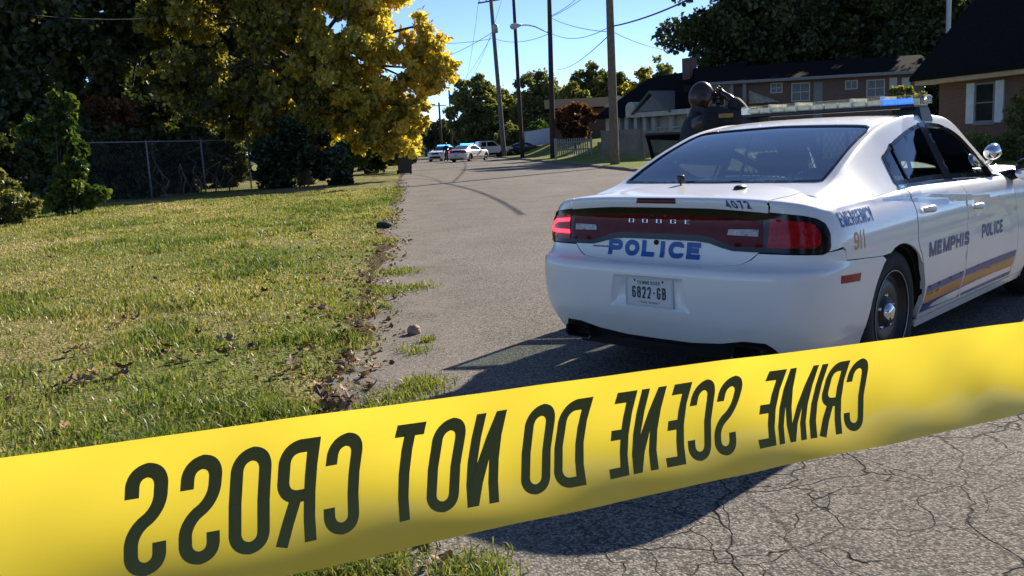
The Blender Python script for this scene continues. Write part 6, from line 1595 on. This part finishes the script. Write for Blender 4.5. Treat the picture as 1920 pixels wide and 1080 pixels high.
def clothes(parent, P_, jacket, trousers):
    g = lambda n_: Vector(P_[n_])
    V = [g('pelvis')+Vector((0, 0, -.04)), g('waist'), g('chest'), g('neck0')+Vector((.0, 0, .035))]; E = [(0, 1), (1, 2), (2, 3)]; R_ = [(.19, .16), (.19, .16), (.235, .185), .105]
    for s in 'LR':
        i = len(V); sh, el, wr = g('sh'+s), g('el'+s), g('wr'+s); V += [sh, sh.lerp(el, .5), el, el.lerp(wr, .5), wr.lerp(el, .06)]; E += [(2, i), (i, i+1), (i+1, i+2), (i+2, i+3), (i+3, i+4)]; R_ += [.108, .090, .082, .074, .060]
    skinned('jacket', V, E, R_, jacket, parent, 0, 2)
    V = [g('pelvis')+Vector((0, 0, .05)), g('pelvis')-Vector((0, 0, .03))]; E = [(0, 1)]; R_ = [(.165, .14), (.165, .14)]
    for s in 'LR':
        i = len(V); V += [g('hip'+s), g('kn'+s), g('an'+s)+Vector((0, 0, -.02))]; E += [(1, i), (i, i+1), (i+1, i+2)]; R_ += [.115, .085, .070]
    skinned('trousers', V, E, R_, trousers, parent, 0, 2)
    for s in 'LR':
        b = MB(); an, toe = g('an'+s), g('toe'+s); d = (toe-an); d.z = 0; d.normalize(); sd = Vector((-d.y, d.x, 0)); V = []
        secs = [(-.09, .042, .10), (-.04, .05, .14), (.04, .05, .11), (.12, .055, .065), (.19, .045, .045)]
        for l_, w_, h_ in secs:
            c = Vector((an.x, an.y, 0))+d*l_
            V += [c+sd*w_, c+sd*w_+Vector((0, 0, h_*.7)), c+sd*w_*.5+Vector((0, 0, h_)), c-sd*w_*.5+Vector((0, 0, h_)), c-sd*w_+Vector((0, 0, h_*.7)), c-sd*w_]
        b.add(V, [(r_*6+i, r_*6+(i+1) % 6, r_*6+6+(i+1) % 6, r_*6+6+i) for r_ in range(4) for i in range(6)]+[(0, 1, 2, 3, 4, 5), (29, 28, 27, 26, 25, 24)]); b.build('boot', M_boot, parent, True)
P_curl = 1.0; P_tilt = R(8)
# the officer behind the open driver door, face turned right, both hands up at the face
J = dict(pelvis=(0, 0, .98), waist=(.0, 0, 1.14), chest=(.02, 0, 1.43), neck0=(.02, 0, 1.60), neck1=(.035, 0, 1.655), skull=(.055, 0, 1.712),
         shL=(.0, .20, 1.525), elL=(.20, .30, 1.34), wrL=(.20, .12, 1.555), palmL=(.205, .06, 1.60), shR=(.02, -.20, 1.525), elR=(.375, -.20, 1.515), wrR=(.26, -.09, 1.70), palmR=(.215, -.05, 1.735),
         hipL=(0, .10, .93), knL=(.03, .12, .51), anL=(-.02, .13, .09), toeL=(.14, .15, .03), hipR=(0, -.10, .93), knR=(.03, -.12, .51), anR=(-.02, -.13, .09), toeR=(.14, -.15, .03))
hp = atY(1309, 180, 7.25)
off = thing('person', 'bald officer in black uniform behind the open car door, hands raised to face', 'person', (hp.x-.03, 7.25, 0), R(-4))
hb, Mh = person_body(off, J, R(4)); clothes(off, J, M_jacket, M_trous)
b = MB(); b.box(.12, .235, -.292, -.278, 1.535, 1.568, bev=.004); b.build('shoulder_patch', M_patch, off)
b = MB(); b.box(.205, .245, -.03, .06, 1.64, 1.76, bev=.01); b.tube([(.225, -.02, 1.755), (.225, -.02, 1.80)], .008, 6)
rd = b.build('radio', M_gear); rd.location = off.location; rd.rotation_euler = off.rotation_euler; tag(rd, 'small black handheld device the officer holds before his face', 'radio')
# --- a second officer by the distant patrol car
P_curl = .4; P_tilt = 0
J2 = dict(pelvis=(0, 0, .95), waist=(0, 0, 1.10), chest=(0, 0, 1.36), neck0=(0, 0, 1.52), neck1=(.01, 0, 1.58), skull=(.02, 0, 1.67), shL=(0, .2, 1.43), elL=(-.02, .27, 1.14), wrL=(.08, .26, .90), palmL=(.10, .25, .84), shR=(0, -.2, 1.43), elR=(-.02, -.27, 1.14), wrR=(.10, -.24, .92), palmR=(.12, -.22, .86),
          hipL=(0, .10, .90), knL=(.02, .11, .5), anL=(-.02, .12, .09), toeL=(.14, .14, .03), hipR=(0, -.10, .90), knR=(.04, -.11, .5), anR=(0, -.12, .09), toeR=(.16, -.14, .03))
q = atY(838, 300, 86); o2 = thing('person', 'distant officer in dark navy standing between the two far police cars', 'person', (q.x, 86, 0), R(-95))
person_body(o2, J2); clothes(o2, J2, simple('navy_uniform', (.012, .018, .06), .85, var=.2, scale=15), M_trous)

# ================================================================ FALLEN LEAVES AND LITTER
M_dead = simple('dead_leaf', (.20, .105, .05), .8, var=.35, scale=9, bump=.2, col2=(.33, .20, .11))
M_dead2 = simple('pale_dead_leaf', (.33, .21, .12), .8, scale=9, col2=(.45, .30, .18))
M_dead3 = simple('dark_dead_leaf', (.07, .04, .025), .8, scale=9, col2=(.13, .075, .045))
def leaf_mesh(seed, lobes=5):
    r_ = random.Random(seed); n = 30; V = [(0, 0, 0)]; curl = r_.uniform(1.2, 2.6); tw = r_.uniform(-1.6, 1.6)
    for i in range(n):
        a = 2*math.pi*i/n; rad = .55+.38*abs(math.cos(a*lobes/2))**1.5+.05*r_.random(); x, y = rad*math.cos(a), rad*.62*math.sin(a)
        V.append((x, y, curl*.42*y*y+tw*.25*x*y+.30*curl*x*x*(1 if x > 0 else .4)+.16*r_.random()))
    me = bpy.data.meshes.new('leaf'); F_ = [(0, 1+i, 1+(i+1) % n) for i in range(n)]; me.from_pydata(V, [], F_); me.polygons.foreach_set('use_smooth', [True]*n); me.update(); return me
kinds = []
for i in range(7):
    me = leaf_mesh(i+3); me.materials.append((M_dead, M_dead2, M_dead3)[(0, 0, 1, 2, 0, 1, 2)[i]]); kinds.append(me)
spots = [(150, 722, .16), (125, 728, .13), (172, 705, .1), (233, 700, .17), (178, 712, .1), (145, 662, .13), (313, 660, .12), (300, 655, .08), (365, 672, .14), (375, 678, .1), (420, 672, .14), (430, 645, .12), (412, 643, .1), (497, 553, .13), (232, 605, .11), (245, 592, .09), (228, 612, .09), (548, 692, .13), (558, 700, .1), (602, 585, .16), (618, 588, .12), (590, 580, .1), (575, 655, .13), (660, 672, .14), (650, 660, .1), (618, 718, .13), (612, 712, .09), (605, 750, .15), (625, 765, .15), (655, 750, .14), (640, 768, .14), (612, 775, .13), (690, 600, .1), (670, 610, .12), (648, 605, .1), (585, 443, .12), (410, 440, .1), (435, 445, .08), (290, 528, .1), (95, 488, .1), (665, 545, .1), (680, 520, .12), (672, 500, .1), (690, 485, .1), (695, 560, .1), (560, 470, .1), (520, 500, .08), (350, 420, .1), (250, 425, .1), (180, 408, .1), (600, 395, .09), (655, 370, .1), (700, 395, .1), (705, 410, .1)]
fl_labels = {}
def put_leaf(x, y, s, i, lift=.02):
    o = bpy.data.objects.new('fallen_leaf', kinds[i % 7]); C.objects.link(o); z = float(left_z(x, y)) if x < float(edge_x(y)) else 0.0
    o.location = (x, y, z+lift); o.scale = (s*.56, s*.56, s*.56); o.rotation_euler = (random.uniform(-.5, .5), random.uniform(-.5, .5), random.uniform(0, 6.28))
    tag(o, 'curled dry brown leaf fallen on the left lawn or road edge', 'leaf', 'dry leaves fallen along the left lawn')
for i, (px_, py_, s_) in enumerate(spots):
    p = at(px_, py_, .05); put_leaf(p.x, p.y, s_*.9, i, .045)
    if s_ > .1:
        put_leaf(p.x+random.uniform(-.09, .09), p.y+random.uniform(-.15, .15), s_*.7, i+1, .03); put_leaf(p.x+random.uniform(-.12, .12), p.y+random.uniform(-.2, .2), s_*.6, i+5, .03)
    if False:
        put_leaf(p.x+random.uniform(-.1, .1), p.y+random.uniform(-.08, .08), s_*.8, i+3, .03)
for k in range(215):
    y = 3.0+26*random.random()**1.5; x = float(edge_x(y))-(random.random()**2.0)*2.6+random.uniform(-.12, .10); put_leaf(x, y, random.uniform(.05, .10), k, .03 if x < float(edge_x(y)) else .008)
n = 3600                                       # small crumbs of leaf and twig: litter nobody could count
y = 2.6+40*rng.random(n)**1.6; x = edge_x(y)+.07-.85*np.abs(rng.standard_normal(n))*.55; 
m_ = rng.random(n) < .12; x[m_] = -.5-11*rng.random(m_.sum()); 
u_ = rng.random(900); yy = 30+9*rng.random(900); xx = -9.5+6*rng.random(900); x = np.concatenate([x, xx]); y = np.concatenate([y, yy]); zz = np.where(x < edge_x(y), left_z(x, y)+.012, .006)
lo = leaves_mesh('leaf_litter', np.stack([x, y, zz], -1), .035, rng.random(len(x)), leaf_mat('litter_leaves', [(.05, .028, .016), (.14, .075, .035), (.26, .15, .08), (.36, .24, .14)], .1), None, 0.0)
lo.data.transform(Matrix.Identity(4)); tag(lo, kind='stuff')
# tufts of grass growing through the asphalt edge
tx, ty = [], []
for (px_, py_, n_, s_) in [(790, 722, 420, .10), (742, 512, 500, .16), (735, 545, 500, .16), (785, 538, 160, .12), (700, 460, 500, .18), (755, 750, 420, .14), (800, 640, 90, .04), (700, 770, 300, .12), (640, 1068, 500, .12), (700, 1064, 500, .12), (730, 1060, 300, .08), (780, 658, 120, .09), (905, 1072, 260, .08), (870, 1075, 200, .08)]:
    p = at(px_, py_); tx.append(p.x+s_*.8*rng.standard_normal(n_)); ty.append(p.y+s_*.9*rng.standard_normal(n_))
tx = np.concatenate(tx); ty = np.concatenate(ty); tz = np.where(tx < edge_x(ty), left_z(tx, ty), 0.0)
tag(blades('edge_grass', tx, ty, tz, .025+.04*rng.random(len(tx)), .0024+.0003*np.hypot(tx, ty), np.clip(.42+.2*rng.standard_normal(len(tx)), 0, 1), M_grass, .9), kind='stuff')
